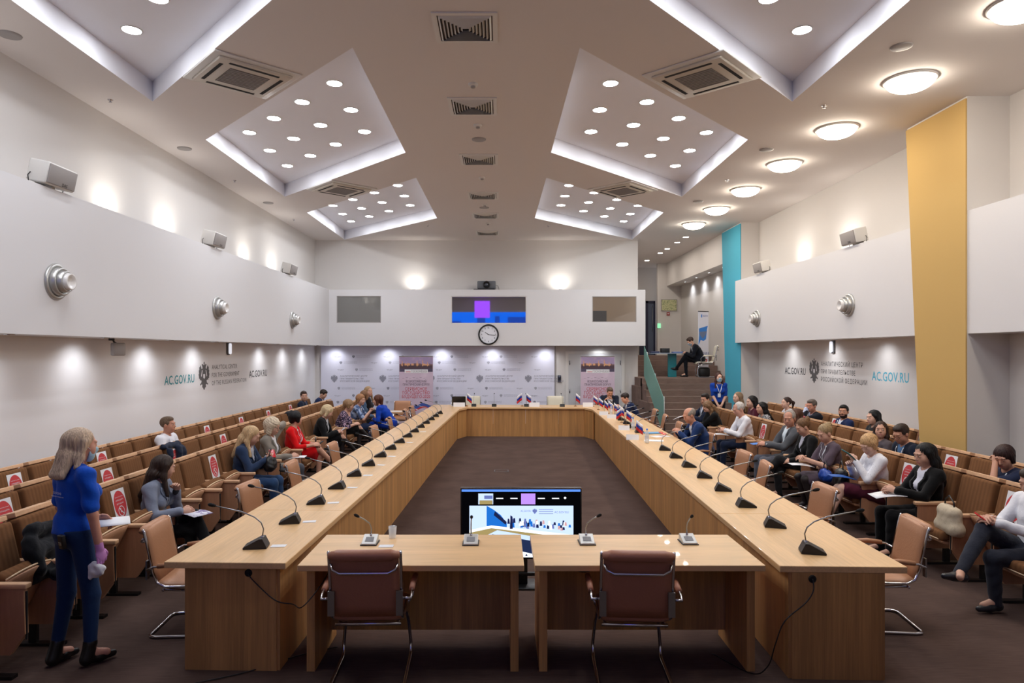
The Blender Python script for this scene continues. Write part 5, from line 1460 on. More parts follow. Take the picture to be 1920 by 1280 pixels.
SKIN = {}
def skin_mat(c): return mat('skin_%02x%02x%02x' % tuple(int(x*255) for x in c), c, rough=.5, spec=.35, var=.05, vscale=25)
def cloth_mat(c, pat=None):
    if pat: return pat
    return mat('cloth_%02x%02x%02x' % tuple(int(x*255) for x in c), c, rough=.9, spec=.15, bump=.25, bscale=55, sheen=.1)
def hair_mat(c):
    nm = 'hair_%02x%02x%02x' % tuple(int(x*255) for x in c)
    if nm in MATS: return MATS[nm]
    m = bpy.data.materials.new(nm); m.use_nodes = True; nt = m.node_tree; b = nt.nodes['Principled BSDF']
    tc = nt.nodes.new('ShaderNodeTexCoord'); mp_ = nt.nodes.new('ShaderNodeMapping'); mp_.inputs['Scale'].default_value = (150, 150, 9)
    n = nt.nodes.new('ShaderNodeTexNoise'); n.inputs['Scale'].default_value = 1; n.inputs['Detail'].default_value = 4
    nt.links.new(tc.outputs['Object'], mp_.inputs['Vector']); nt.links.new(mp_.outputs['Vector'], n.inputs['Vector'])
    rp = nt.nodes.new('ShaderNodeValToRGB'); l = lin(c)
    rp.color_ramp.elements[0].position = .35; rp.color_ramp.elements[0].color = tuple(x*.62 for x in l)+(1,)
    rp.color_ramp.elements[1].position = .68; rp.color_ramp.elements[1].color = tuple(min(1, x*1.25) for x in l)+(1,)
    nt.links.new(n.outputs['Fac'], rp.inputs['Fac']); nt.links.new(rp.outputs['Color'], b.inputs['Base Color'])
    bp = nt.nodes.new('ShaderNodeBump'); bp.inputs['Strength'].default_value = .6; bp.inputs['Distance'].default_value = .006
    nt.links.new(n.outputs['Fac'], bp.inputs['Height']); nt.links.new(bp.outputs['Normal'], b.inputs['Normal'])
    b.inputs['Roughness'].default_value = .5; b.inputs['Specular IOR Level'].default_value = .3
    MATS[nm] = m; return m

def np_obj(name, V, F, mats, parent, mi=None):
    me = bpy.data.meshes.new(name); V = np.asarray(V, np.float64); F = np.asarray(F)
    used = np.unique(F); rm_ = -np.ones(len(V), int); rm_[used] = np.arange(len(used)); V = V[used]; F = rm_[F]
    me.from_pydata(V.tolist(), [], F.tolist())
    for m in (mats if isinstance(mats, (list, tuple)) else [mats]): me.materials.append(m)
    me.polygons.foreach_set('use_smooth', [True]*len(F))
    if mi is not None: me.polygons.foreach_set('material_index', np.asarray(mi, int).tolist())
    me.update()
    o = bpy.data.objects.new(name, me); COL.objects.link(o); o.parent = parent
    return o
def unit(v): v = np.array(v, float); return v/max(np.linalg.norm(v), 1e-9)
def ik(S, W, l1, l2, hint):
    S = np.array(S, float); W = np.array(W, float); d = W-S; L = np.linalg.norm(d)
    if L > (l1+l2)*.995: W = S + d/L*(l1+l2)*.995; d = W-S; L = np.linalg.norm(d)
    a = (l1*l1 - l2*l2 + L*L)/(2*L); hgt = math.sqrt(max(l1*l1-a*a, 0)); u = d/L
    h = np.array(hint, float); h = unit(h - u*(h@u))
    return S + u*a + h*hgt, W

def person(label, loc, face, sex='m', pose='sit', lean=4, hunch=8, side=0, yaw=0, pitch=0, roll=0, skin=(.80,.62,.53), hair='short', hairc=(.2,.15,.12),
           top=(.15,.18,.3), tpat=None, sleeve='long', vneck=None, shirt=(.88,.88,.9), tie=None, bottom='trousers', botc=(.12,.13,.17), shoec=(.07,.07,.08), legskin=None,
           lh=None, rh=None, legs='down', lanyard=False, mask=None, glasses=False, scale=1.0, h=.012, bald=0, gloves=None, legtights=None, twist=0, seat_z=.50, feet_z=0, fingers='curl', beard=None, heels=False, lankle=None, rankle=None, lknee=None, rknee=None, elbow_out=1.0, collar=None, thin=1.0, boots=False, hlen=.17):
    root = empty('person', loc, rad(face), label, 'person')
    root.scale = (scale,)*3
    fem = sex == 'f'
    stand = pose == 'stand'
    P0 = np.array([0, 0, .94 if stand else seat_z])
    def frame(ln, sd, tw):
        m = Matrix.Rotation(rad(tw), 3, 'Z') @ Matrix.Rotation(rad(-ln), 3, 'X') @ Matrix.Rotation(rad(sd), 3, 'Y')
        return np.array(m)
    A = frame(lean, side, twist*.4); Bf = frame(lean+hunch, side*1.2, twist)
    C0 = P0 + A @ np.array([0, 0, .22])
    chest = lambda x, y, z: C0 + Bf @ np.array([x, y, z])
    sw = .155 if fem else .185
    sw *= (thin+1)/2
    Ssh = {-1: chest(-sw, -.005, .215), 1: chest(sw, -.005, .215)}      # 1 = own right (+x)
    Nb = chest(0, -.005, .265)
    nd = unit(Bf[:,2]*.6 + np.array([0,.15,.8]))
    HM = np.array(Matrix.Rotation(rad(yaw), 3, 'Z') @ Matrix.Rotation(rad(-pitch), 3, 'X') @ Matrix.Rotation(rad(roll), 3, 'Y'))
    H = Nb + nd*.075 + HM @ np.array([0, .018, .075])
    hp = lambda x, y, z: H + HM @ np.array([x, y, z])
    # default hands on the lap
    W = {}; 
    W[-1] = np.array(lh if lh is not None else (-.09, .30, P0[2]+.13)); W[1] = np.array(rh if rh is not None else (.09, .30, P0[2]+.13))
    if stand and lh is None: W[-1] = np.array((-.24, .03, .86))
    if stand and rh is None: W[1] = np.array((.24, .03, .86))
    E = {}
    for s in (-1, 1):
        hint = (s*.55*elbow_out, -.35, -.75); E[s], W[s] = ik(Ssh[s], W[s], .285, .25, hint)
    # legs
    hipx = .09
    Hip = {s: P0 + np.array([s*hipx, 0, -.01]) for s in (-1, 1)}
    if stand:
        Kn = {s: np.array([s*.085, .02, .50]) for s in (-1, 1)}; An = {-1: np.array([-.10, -.02, .09]), 1: np.array([.10, .02, .09])}
    else:
        Kn = {s: np.array([s*.10, .43, seat_z-.0]) for s in (-1, 1)}; An = {s: np.array([s*.10, .45, .09]) for s in (-1, 1)}
        if legs == 'crossR':
            Kn[1] = np.array([-.02, .42, seat_z+.13]); An[1] = np.array([-.20, .66, .28]); An[-1] = np.array([-.09, .40, .09]); Kn[-1] = np.array([-.09, .42, seat_z-.0])
        if legs == 'crossL':
            Kn[-1] = np.array([.02, .42, seat_z+.13]); An[-1] = np.array([.20, .66, .28]); An[1] = np.array([.09, .40, .09]); Kn[1] = np.array([.09, .42, seat_z-.0])
        if legs == 'back':
            An = {s: np.array([s*.08, .26, .10]) for s in (-1, 1)}
        if legs == 'tuck':
            An = {s: np.array([s*.09, .34, .09]) for s in (-1, 1)}
    for d_, v_ in ((Kn, {-1: lknee, 1: rknee}), (An, {-1: lankle, 1: rankle})):
        for s in (-1, 1):
            if v_[s] is not None: d_[s] = np.array(v_[s], float)
    if feet_z:
        for s in (-1, 1): An[s] = An[s] + np.array([0,0,feet_z])
    allp = [P0, H, Nb] + [x for d_ in (Ssh, E, W, Kn, An, Hip) for x in d_.values()]
    lo = np.min(allp, 0) - .24; hi = np.max(allp, 0) + .24
    tr_, fr_ = (.92, .95) if fem else (1.0, 1.0)
    tr_ *= thin
    def torso(F_, g, full=True, lower=True):
        if full:
            F_.ell(chest(0, .0, .10), (.155*tr_+g, .105*tr_+g, .17+g), Bf, k=.03)
            F_.ell(C0 - A[:,2]*.05, ((.125 if fem else .145)*tr_+g, .10*tr_+g, .15+g), A, k=.05)
            F_.cap(chest(-sw+.02, -.01, .20), chest(sw-.02, -.01, .20), .055+g, .055+g, k=.045)
            F_.cap(chest(-.06, -.015, .235), chest(.06, -.015, .235), .05+g*.6, .05+g*.6, k=.03)
            if fem:
                for s in (-1, 1): F_.ell(chest(s*.07, .085, .08), (.062+g*.5, .058+g*.5, .062+g*.5), Bf, k=.035)
        if lower: F_.ell(P0 + A @ np.array([0, -.01, .03]), ((.165 if fem else .158)*tr_+g, .125*tr_+g, .125+g), A, k=.05)
    def arm(F_, s, g, t=1.0, k=.025):
        """t: how far down the sleeve goes, 1 at the wrist, .5 at the elbow"""
        a, b, c = Ssh[s], E[s], W[s]
        if t >= .5:
            F_.cap(a, b, .052*tr_+g, .040*tr_+g, k=.03)
            if t > .5: q = b + (c-b)*(t-.5)*2; F_.cap(b, q, .040*tr_+g, (.027+ (1-t)*.02)+g, k=.015)
        else: F_.cap(a, a+(b-a)*t*2, .052*tr_+g, .047*tr_+g*1.2, k=.03)
    def leg(F_, s, g, t=1.0):
        a, b, c = Hip[s], Kn[s], An[s]
        F_.cap(a, b, .083*tr_+g, .056+g, k=.035)
        if t > .5: q = b + (c-b)*(t-.5)*2; F_.cap(b, q, .055+g, .036 + (1-t)*.03 + g, k=.02); 
    # ---- body (skin), head at a finer grid
    B_ = Field(lo, hi, h)
    torso(B_, -.004)
    for s in (-1, 1):
        arm(B_, s, 0, 1.0); leg(B_, s, -.004, 1.0)
        B_.cap(An[s], An[s] + unit([An[s][0]-Kn[s][0]*.9, .12, -.03])*.11, .036, .028, k=.02)
    B_.cap(Nb - nd*.03, H - HM[:,2]*.05, .052*(.9 if fem else 1.05), .050*(.88 if fem else 1.05), k=.03)
    # palms
    hand = {}
    for s in (-1, 1):
        fd = unit(W[s]-E[s])
        inward = np.array([-s, 0, 0], float)
        pn = unit(np.cross(fd, np.cross(inward*.8 + np.array([0,0,-.6]), fd)))  # palm normal
        sidev = np.cross(fd, pn)
        hand[s] = (fd, pn, sidev)
        M3 = np.stack([sidev, pn, fd], 1)
        B_.ell(W[s] + fd*.045, (.041, .017, .052), M3, k=.012)
    V1, F1 = B_.mesh()
    # head
    hh = min(.0058, h*.5)
    Hd = Field(H-.16, H+.16, hh)
    def HE(c, r, k=.02, op='u'): Hd.ell(hp(*c), r, HM, k, op)
    def HC(a, b, ra, rb, k=.01, op='u'): Hd.cap(hp(*a), hp(*b), ra, rb, k, op)
    HE((0,-.012,.032), (.074,.094,.082)); HE((0,.022,-.03), (.060,.070,.080), .03)
    HE((0,.058,-.088), (.024 if fem else .030,.026,.022), .035)
    HE((0,.03,-.062), (.052 if fem else .058,.05,.045), .03)
    HC((-.036,.082,.028), (.036,.082,.028), .010, .010, .02)
    for s in (-1, 1):
        HE((s*.031,.107,.008), (.018,.015,.012), .014, 's'); HE((s*.031,.080,.006), (.0135,.0145,.011), .004)
        HE((s*.077,-.004,-.008), (.009,.021,.031), .008); HE((s*.037,.058,-.030), (.027,.024,.032), .03)
    HC((0,.086,.012), (0,.107,-.024), .0070, .0098, .010); HE((0,.097,-.029), (.0155,.011,.009), .008)
    HC((-.020,.088,-.058), (.020,.088,-.058), .006, .006, .008); HC((-.016,.087,-.066), (.016,.087,-.066), .0065, .0065, .006)
    Hd.cap(H - HM[:,2]*.05, Nb - nd*.02, .049*(.88 if fem else 1.05), .05*(.9 if fem else 1.05), .03)
    V2, F2 = Hd.mesh()
    c2 = V2[F2].mean(1); L2 = (c2 - H) @ HM
    mi2 = np.zeros(len(F2), int)
    fr = L2[:,1] > .05
    lips = fr & (np.abs(L2[:,0]) < .026) & (L2[:,2] < -.0535 + .1*np.abs(L2[:,0])*0) & (L2[:,2] > -.071) & (L2[:,1] > .078)
    mi2[lips] = 1
    ex = np.abs(np.abs(L2[:,0]) - .031)
    eyes = fr & ((ex/.0125)**2 + ((L2[:,2]-.006)/(.0068 if pitch < 15 else .0035))**2 < 1); mi2[eyes] = 3
    iris = fr & ((ex/.0058)**2 + ((L2[:,2]-.006)/.0065)**2 < 1) & eyes; mi2[iris] = 2
    brow = fr & (np.abs(L2[:,2] - .030 + .12*(np.abs(L2[:,0]) - .031)) < .0030) & (ex < .017); mi2[brow] = 4
    if beard is not None:
        bd_ = (L2[:,2] < -.044) & (L2[:,1] > .0) & ~lips & ((np.abs(L2[:,0]) > .012) | (L2[:,2] < -.04)) & (L2[:,2] > -.125) & ((np.abs(L2[:,0]) > .034) | (L2[:,2] > -.054) | (L2[:,2] < -.072)); mi2[bd_] = 5
    # fingers as rounded tubes on the same mesh
    mbf = MB()
    cur = {'curl': (28, 42, 30), 'flat': (8, 10, 8), 'fist': (65, 80, 50), 'hold': (20, 55, 45)}[fingers]
    for s in (-1, 1):
        fd, pn, sv = hand[s]; base = W[s] + fd*.085
        for q, (off, ln) in enumerate(((-.030,.060),(-.0105,.075),(.0095,.081),(.029,.073))):
            off = off*(-s)*(1)
            p = base - fd*.012*(abs(off)/.03) + sv*off; d = fd.copy(); pts = [p - fd*.02]; pts.append(p)
            axis = sv; 
            for j, (sg, an) in enumerate(zip((.42,.33,.25), cur)):
                a = rad(an); d = unit(d*math.cos(a) + pn*math.sin(a)*1.0) if j == 0 else unit(d*math.cos(a) + np.cross(np.cross(d, pn), d)*math.sin(a))
                p = p + d*ln*sg; pts.append(p)
            pts.append(p + d*.005)
            mbf.tube(pts, [.009,.0092,.0088,.0080,.0070,.0035], 7)
        p = W[s] + fd*.025 - sv*s*.030*(-1); tv_ = unit(fd*.75 + sv*s*.55 + pn*.35); t2 = unit(fd*.95 + sv*s*.1 + pn*.5)
        mbf.tube([p, p+tv_*.025, p+tv_*.042, p+tv_*.042+t2*.022, p+tv_*.042+t2*.03], [.012,.0115,.0105,.0085,.004], 7)
    Vf = np.array([tuple(v) for v in mbf.V])
    n1, n2 = len(V1), len(V2)
    # seams: combine as one mesh object (the head is the same surface as the neck below it)
    allV = V1.tolist() + V2.tolist() + Vf.tolist()
    cm1 = V1[F1].mean(1)
    keep = np.ones(len(F1), bool)
    keep &= ~(((cm1 - H)**2).sum(1) < .09**2)
    F1k = F1[keep]
    mi1 = np.zeros(len(F1k), int)
    c1 = V1[F1k].mean(1)
    if legtights is not None: 
        mi1[(c1[:,2] < P0[2]+.1) & (((c1[:,None,:] - np.array([W[-1], W[1]])[None])**2).sum(2).min(1) > .12**2) & (c1[:,1] > .0 if not stand else True)] = 6
    mif = [0]*len(mbf.F)
    if gloves is not None:
        dd = np.sqrt(((c1 - W[gloves[0]])**2).sum(1)); mi1[(dd < .10) & (((c1 - W[gloves[0]]) @ hand[gloves[0]][0]) > -.04)] = 7
        half = len(mbf.F)//2; mif = [7 if (i < half) == (gloves[0] == -1) else 0 for i in range(len(mbf.F))]
    faces = F1k.tolist() + (F2+n1).tolist() + [tuple(i+n1+n2 for i in f) for f in mbf.F]
    mi = mi1.tolist() + mi2.tolist() + mif
    sk = skin_mat(skin)
    mats = [sk, mat('lips_%d' % fem, (.72,.46,.42) if fem else (.70,.50,.44), rough=.5), mat('iris', (.22,.17,.15), rough=.3), mat('eye_white', (.80,.76,.73), rough=.3) if pitch < 15 else mat('lash', (.48,.34,.30), rough=.6),
            mat('brow_%02x' % int(hairc[0]*200), tuple(min(1, x*.45 + y*.45) for x, y in zip(hairc, skin)), rough=.8), mat('beard_%02x' % int(hairc[0]*200), beard or hairc, rough=.9), mat('tights_dark', legtights or (.15,.12,.12), rough=.6), mat('glove', gloves[1] if gloves else (1,1,1), rough=.45)]
    me = bpy.data.meshes.new('body'); me.from_pydata([tuple(v) for v in allV], [], faces)
    for m in mats: me.materials.append(m)
    me.polygons.foreach_set('use_smooth', [True]*len(faces)); me.polygons.foreach_set('material_index', mi); me.update()
    bo = bpy.data.objects.new('body', me); COL.objects.link(bo); bo.parent = root
    # ---- top garment
    jacket = vneck is not None
    g = .016 if jacket else .011
    Tp = Field(lo, hi, h)
    torso(Tp, g)
    tsl = {'long': .97, 'short': .40, 'threeq': .72, 'none': .10}[sleeve]
    for s in (-1, 1):
        arm(Tp, s, g*.9 + (.003 if sleeve == 'short' else 0), tsl)
    Tp.wob((.0065 if stand else .0045) if not tpat else .003, 33 if not stand else 27, len(label) % 7)
    if jacket and not stand:
        for s in (-1, 1): Tp.cap(Hip[s], Hip[s]*.6+Kn[s]*.4, .088*tr_+.014, .08*tr_+.010, k=.04)
    if bottom == 'dress':
        for s in (-1, 1): Tp.cap(Hip[s], Hip[s]*.2+Kn[s]*.8, .10*tr_, .085, k=.08)
        Tp.cap(P0+np.array([0,.02,0]), (Kn[-1]+Kn[1])/2*.75+P0*.25, .10, .07, k=.06)
    # neckline, hem
    Tp.cap(Nb - nd*.005 + Bf[:,1]*.01, Nb + nd*.12 + Bf[:,1]*.02, .056 if not fem else .06, .09, k=.0, op='s')
    if not jacket and bottom != 'dress': Tp.plane(P0 + A[:,2]*(.02 if stand else -.03), -A[:,2]) if not stand else Tp.plane(P0 + A[:,2]*.015, -A[:,2])
    Vt, Ft = Tp.mesh()
    ct = Vt[Ft].mean(1); Lc = (ct - C0) @ Bf
    tm = cloth_mat(top, tpat)
    if jacket:
        # open front: a wedge from the collar to the button shows the shirt
        z0 = {'v': .02, 'deep': -.10, 'open': -.22}[vneck]
        wv = np.clip((Lc[:,2] - z0)/(.25 - z0), 0, 1)*.062 + (.006 if vneck != 'v' else 0)
        sh_ = (np.abs(Lc[:,0]) < wv) & (Lc[:,1] > .02) & (Lc[:,2] > z0)
        if sh_.sum() > 12:
            np_obj('shirt', Vt, Ft[sh_], cloth_mat(shirt), root)
            Ft2 = Ft[~sh_]
        else: Ft2 = Ft
        jo = np_obj('jacket', Vt, Ft2, tm, root)
        # lapels
        for s in (-1, 1):
            pts = []
            for q in range(7):
                t = q/6; z = .235*(1-t) + z0*t; x = s*(.066*(1-t) + .010)
                pts.append((x, z))
            lp_ = MB(); V = []
            for (x, z), wd in zip(pts, (.014,.030,.038,.036,.030,.020,.006)):
                for xx in (x, x + s*wd):
                    p = chest(xx, .02, z); n = 0
                    while Tp.at(p) < .0035 and n < 60: p = p + Bf[:,1]*.003; n += 1
                    V.append(tuple(p))
            F = [(2*i, 2*i+1, 2*i+3, 2*i+2) if s < 0 else (2*i+2, 2*i+3, 2*i+1, 2*i) for i in range(6)]
            lp_.add(V, F, 0, True); lo_ = lp_.build('lapel', tm, jo); md = lo_.modifiers.new('s', 'SOLIDIFY'); md.thickness = .004; md.offset = 0
        if tie is not None:
            V = []
            for q, wd in enumerate((.012,.009,.014,.018,.022,.026,.003)):
                z = .225 - .052*q
                for xx in (-wd, wd):
                    p = chest(xx, .02, max(z, z0)); n = 0
                    while Tp.at(p) < .004 and n < 60: p = p + Bf[:,1]*.003; n += 1
                    V.append(tuple(p))
            tmb = MB(); tmb.add(V, [(2*i+2, 2*i+3, 2*i+1, 2*i) for i in range(6)], 0, True); to = tmb.build('tie', cloth_mat(tie), root)
            md = to.modifiers.new('s', 'SOLIDIFY'); md.thickness = .004; md.offset = 0
        if sleeve == 'long' and shirt is not None:
            for s in (-1, 1):
                d_ = unit(W[s]-E[s]); cf = MB(); cf.tube([W[s]-d_*.030, W[s]-d_*.004], [.036,.035], 12); cf.build('shirt_cuff', cloth_mat(shirt), root)
    else:
        jo = np_obj('dress' if bottom == 'dress' else 'top', Vt, Ft, tm, root)
    if collar is not None:
        cb = MB(); V = []; n = 12
        for q in range(n+1):
            a = -math.pi*.5 + .25 + (2*math.pi-.5)*q/n + math.pi
            for rr_, zz in ((.058,.262),(.066,.235)): V.append(tuple(chest(rr_*math.sin(a+math.pi*.0)*1.0, -.004+rr_*.9*-math.cos(a)*-1 if False else rr_*.9*math.cos(a+math.pi/2+math.pi/2), zz)))
        cb.add(V, [(2*i, 2*i+1, 2*i+3, 2*i+2) for i in range(n)], 0, True); co_ = cb.build('collar', cloth_mat(collar), root); md = co_.modifiers.new('s','SOLIDIFY'); md.thickness = .004
    # ---- lower garment
    if bottom != 'dress':
        Bt = Field(lo, np.minimum(hi, np.maximum(P0[2]+.22, 0)*np.array([0,0,1]) + np.array([9,9,0])) if False else hi, h)
        torso(Bt, .009, full=False)
        if bottom == 'trousers':
            for s in (-1, 1): leg(Bt, s, .010 if not stand else .006, 1.02)
        elif bottom == 'jeans':
            for s in (-1, 1): leg(Bt, s, .004, .95)
        else:
            for s in (-1, 1): Bt.cap(Hip[s], Hip[s]*.12+Kn[s]*.88, .10*tr_, .078, k=.07)
            Bt.cap(P0, (Kn[-1]+Kn[1])/2*.8+P0*.2, .09, .07, k=.06)
        if not stand: Bt.ell(P0 + A @ np.array([0,-.05,.34]), (.30,.20,.25), A, k=0, op='s')
        else: Bt.plane(P0 + A[:,2]*.045, A[:,2])
        if not stand: Bt.wob(.0025, 38, 1)
        Vb, Fb = Bt.mesh(); np_obj('skirt' if bottom == 'skirt' else 'trousers', Vb, Fb, cloth_mat(botc), root)
    # ---- shoes
    for s in (-1, 1):
        sh = unit(An[s]-Kn[s]); fwd = unit([ (An[s][0]-Kn[s][0])*.5 + s*.15, 1, 0]) ; 
        flat = An[s][2] < .13 + feet_z
        if not flat: fwd = unit(np.array([sh[0]*.3, .9, .15 if sh[2] < -.3 else .5]))
        down = np.array([0,0,-1.]) if flat else unit(sh - fwd*(sh@fwd))
        an = An[s]
        S_ = Field(an-.24, an+.24, min(h, .009))
        heel = an + down*.040 - fwd*.025; toe = an + down*.052 + fwd*.155
        S_.cap(heel, an+down*.045+fwd*.06, .034, .036, k=.02); S_.cap(an+down*.045+fwd*.06, toe, .037, .024, k=.02)
        if pose == 'stand' or not fem: S_.cap(an - sh*.00, heel, .040, .036, k=.02)
        if boots: S_.cap(an - sh*.07, heel, .047, .040, k=.02)
        S_.plane(an + down*.082, down)
        Vs, Fs = S_.mesh(); np_obj('shoe', Vs, Fs, mat('shoe_%02x%02x' % (int(shoec[0]*255), int(shoec[2]*255)), shoec, rough=.35), root)
    # ---- hair
    if hair != 'none':
        Hr = Field(H - np.array([.24,.24,.46 if hair in ('long','longback') else .24]), H + .2, max(hh, h*.6))
        def RE(c, r, k=.02, op='u'): Hr.ell(hp(*c), r, HM, k, op)
        def RC(a, b, ra, rb, k=.02, op='u'): Hr.cap(hp(*a), hp(*b), ra, rb, k, op)
        dn = lambda p, L, back=.0, s=0: None
        if hair in ('short', 'receding', 'fringe'):
            RE((0,-.026,.038), (.080,.092,.087)); [RE((q*.056,-.004,.030),(.024,.050,.036),.02) for q in (-1,1)]
            RE((0,.125,-.040), (.11,.10,.100), .015, 's')
            RE((0,.01,-.12), (.12,.075,.08), .015, 's')
            for s in (-1, 1): RE((s*.09,.03,-.045), (.03,.045,.05), .01, 's')
            if hair == 'short': RE((0,.026,.086), (.057,.052,.036), .03)
            if hair == 'receding': RE((0,.10,.075), (.060,.085,.055), .02, 's')
            if hair == 'fringe': RE((0,.03,.11), (.068,.13,.085), .02, 's')
        elif hair in ('bob', 'shortf', 'curlybob'):
            g_ = .012 if hair == 'curlybob' else 0
            RE((0,-.018,.036), (.088+g_,.103+g_,.094+g_))
            zb = -.085 if hair != 'shortf' else -.045
            for s in (-1, 1): RC((s*.062,-.005,.02), (s*.070,.0,zb), .036+g_, .026+g_, .03)
            RC((0,-.07,.02), (0,-.075,zb), .055+g_, .040, .04)
            RE((0,.115,-.055), (.058,.085,.115), .012, 's')
        elif hair in ('long', 'longback', 'ponytail', 'bun'):
            RE((0,-.022,.037), (.083,.098,.090))
            if hair in ('long', 'longback'):
                wdn = np.array([0,0,-1.])
                for s in (-1, 1):
                    a = hp(s*.066,-.01,.02); b = hp(s*.078, .0 if hair == 'long' else -.03, -.09); c = b + wdn*hlen + Bf[:,0]*s*.02 + Bf[:,1]*(.05 if hair == 'long' else -.03)
                    Hr.cap(a, b, .032, .028, .03); Hr.cap(b, c, .030, .018, .03)
                a = hp(0,-.075,.02); b = hp(0,-.085,-.09); c = chest(0,-.125,.27-hlen)
                Hr.cap(a, b, .060, .052, .04); Hr.cap(b, c, .054, .034, .04)
                for s in (-1, 1): Hr.cap(b + HM[:,0]*s*.03, c + Bf[:,0]*s*.05, .045, .03, .03)
            RE((0,.118,-.045), (.060,.09,.115), .012, 's')
            if hair in ('ponytail','bun'):
                RE((0,.02,-.12), (.12,.075,.085), .015, 's')
            if hair == 'ponytail':
                a = hp(0,-.11,.045); b = hp(0,-.165,.0); c = hp(0,-.15,-.10); Hr.cap(a, b, .022, .030, .02); Hr.cap(b, c, .032, .014, .02)
            if hair == 'bun': RE((0,-.105,.075), (.042,.040,.040), .015)
        if hair == 'curlybob': Hr.wob(.005, 110, 2)
        else: Hr.streak(H + HM @ np.array([0,-.01,0]), HM, .0022 if hair not in ('short','receding','fringe') else .0012, 26, len(label) % 9)
        Vh, Fh = Hr.mesh(); np_obj('hair', Vh, Fh, hair_mat(hairc), root)
    # ---- accessories
    if mask:
        Mk = Field(H-.15, H+.15, .006)
        for c, r, k in (((0,.022,-.03),(.066,.076,.086),.0),((0,.058,-.088),(.034,.034,.03),.035),((0,.102,-.03),(.024,.018,.02),.03),((0,.03,-.062),(.062,.058,.05),.03)):
            Mk.ell(hp(*c), r, HM, k)
        Mk.plane(hp(0,0,-.008), HM[:,2]); Mk.plane(hp(0,.035,0), -HM[:,1]); Mk.plane(hp(0,0,-.118), -HM[:,2])
        Vm, Fm = Mk.mesh(); mk = np_obj('face_mask', Vm, Fm, mat('mask_blue', mask, rough=.85), root)
        e_ = MB()
        for s in (-1, 1): e_.tube([tuple(hp(s*.062,.05,-.03)), tuple(hp(s*.079,.015,-.01)), tuple(hp(s*.083,-.012,.0))], .0018, 5)
        e_.build('ear_loop', M_paper, mk)
    if glasses:
        gm = MB()
        for s in (-1, 1):
            ring = [tuple(hp(s*.033 + .024*math.cos(a), .108, .004 + .018*math.sin(a))) for a in [2*math.pi*k/14 for k in range(15)]]
            gm.tube(ring, .0018, 5, caps=False); gm.tube([tuple(hp(s*.057,.106,.008)), tuple(hp(s*.078,.0,.01))], .0016, 5)
        gm.tube([tuple(hp(-.009,.110,.008)), tuple(hp(.009,.110,.008))], .0016, 5)
        gm.build('glasses', mat('glasses_dark', (.12,.10,.10), rough=.3), root)
    if lanyard:
        lb = MB()
        for s in (-1, 1):
            V = []
            for q in range(9):
                t = q/8; x = s*(.070*(1-t) + .004); z = .255*(1-t) + .03*t
                for dx in (-.007, .007):
                    p = chest(x+dx, .0 if t else -.01, z); n = 0
                    while Tp.at(p) < .006 and n < 70: p = p + Bf[:,1]*.003; n += 1
                    V.append(tuple(p + Bf[:,1]*.002))
            lb.add(V, [(2*i+2, 2*i+3, 2*i+1, 2*i) for i in range(8)], 0, True)
        p = np.array(V[-1]); m4 = Matrix.Identity(4)
        for i in range(3):
            for j in range(3): m4[i][j] = Bf[i][j]
        m4.translation = Vector(p) 
        lb.box(-.035,.035,-.0,.006,-.10,-.005,0,m4)
        lo_ = lb.build('lanyard', mat('lanyard_white', (.88,.90,.93), rough=.7), root); md = lo_.modifiers.new('s', 'SOLIDIFY'); md.thickness = .002; md.offset = 0
    MW = root.matrix_basis.copy() if False else Matrix.LocRotScale(Vector(loc), Euler((0,0,rad(face))), Vector((scale,)*3))
    def world(p): return MW @ Vector(p)
    info = dict(root=root, world=world, face=face, HM=HM, hand={s: world(W[s] + hand[s][0]*.07 + hand[s][1]*.03) for s in (-1, 1)}, hp=lambda *a: world(hp(*a)), top=jo, chest=lambda *a: world(chest(*a)), Bf=Bf, Tp=Tp, localchest=chest)
    return info
# ------------------------------------------------------------------ the people in the room
def sitx(side): return -3.44 if side < 0 else 4.52
def sit(side, row, px, label, dy=0, **kw):
    """on the seat whose place fits the photograph column px"""
    xb = ROWS[('L' if side < 0 else 'R')+str(row)][0]
    x = xb + .24 if side < 0 else xb - .24
    kw.setdefault('seat_z', .455)
    hx = x + .07 if side < 0 else x - .07
    Y = abs(hx)*1280/abs(px-940) if side < 0 else hx*1280/(px-940)
    ys = SEATPOS[('L' if side < 0 else 'R')+str(row)]
    c = min(ys, key=lambda v: abs(v-Y)); Y = c + max(-.16, min(.16, Y-c)) + dy
    return person(label, (x, Y, 0), (-90 if side < 0 else 90) + kw.pop('turn', 0), **kw)
def prop(o, p, rz=0, tilt=0, roll=0):
    o.location = p; o.rotation_euler = Euler((rad(tilt), rad(roll), rad(rz))); return o
def phone(p, rz, lab, col=(.05,.05,.06), tilt=35):
    return tag(prop(MB().rbox(-.036,.036,-.075,.075,-.004,.004,.003).build('phone', mat('phone_%02x' % int(col[0]*255), col, rough=.25)), p, rz, tilt), lab, 'phone')
def sheet(p, rz, lab, w=.21, d=.29, m=None, tilt=10, nm='paper_sheet', th=.003, cat=None):
    mb = MB(); n = 6; V = []
    for i in range(n+1):
        t = i/n; z = .012*math.sin(t*3.1)
        V += [(-w/2, -d/2+d*t, z), (w/2, -d/2+d*t, z+.004*math.sin(t*5))]
    mb.add(V, [(2*i, 2*i+1, 2*i+3, 2*i+2) for i in range(n)], 0, True)
    o = mb.build(nm, m or M_paper); md = o.modifiers.new('s', 'SOLIDIFY'); md.thickness = th
    return tag(prop(o, p, rz, tilt), lab, cat or nm.replace('_sheet', ''))
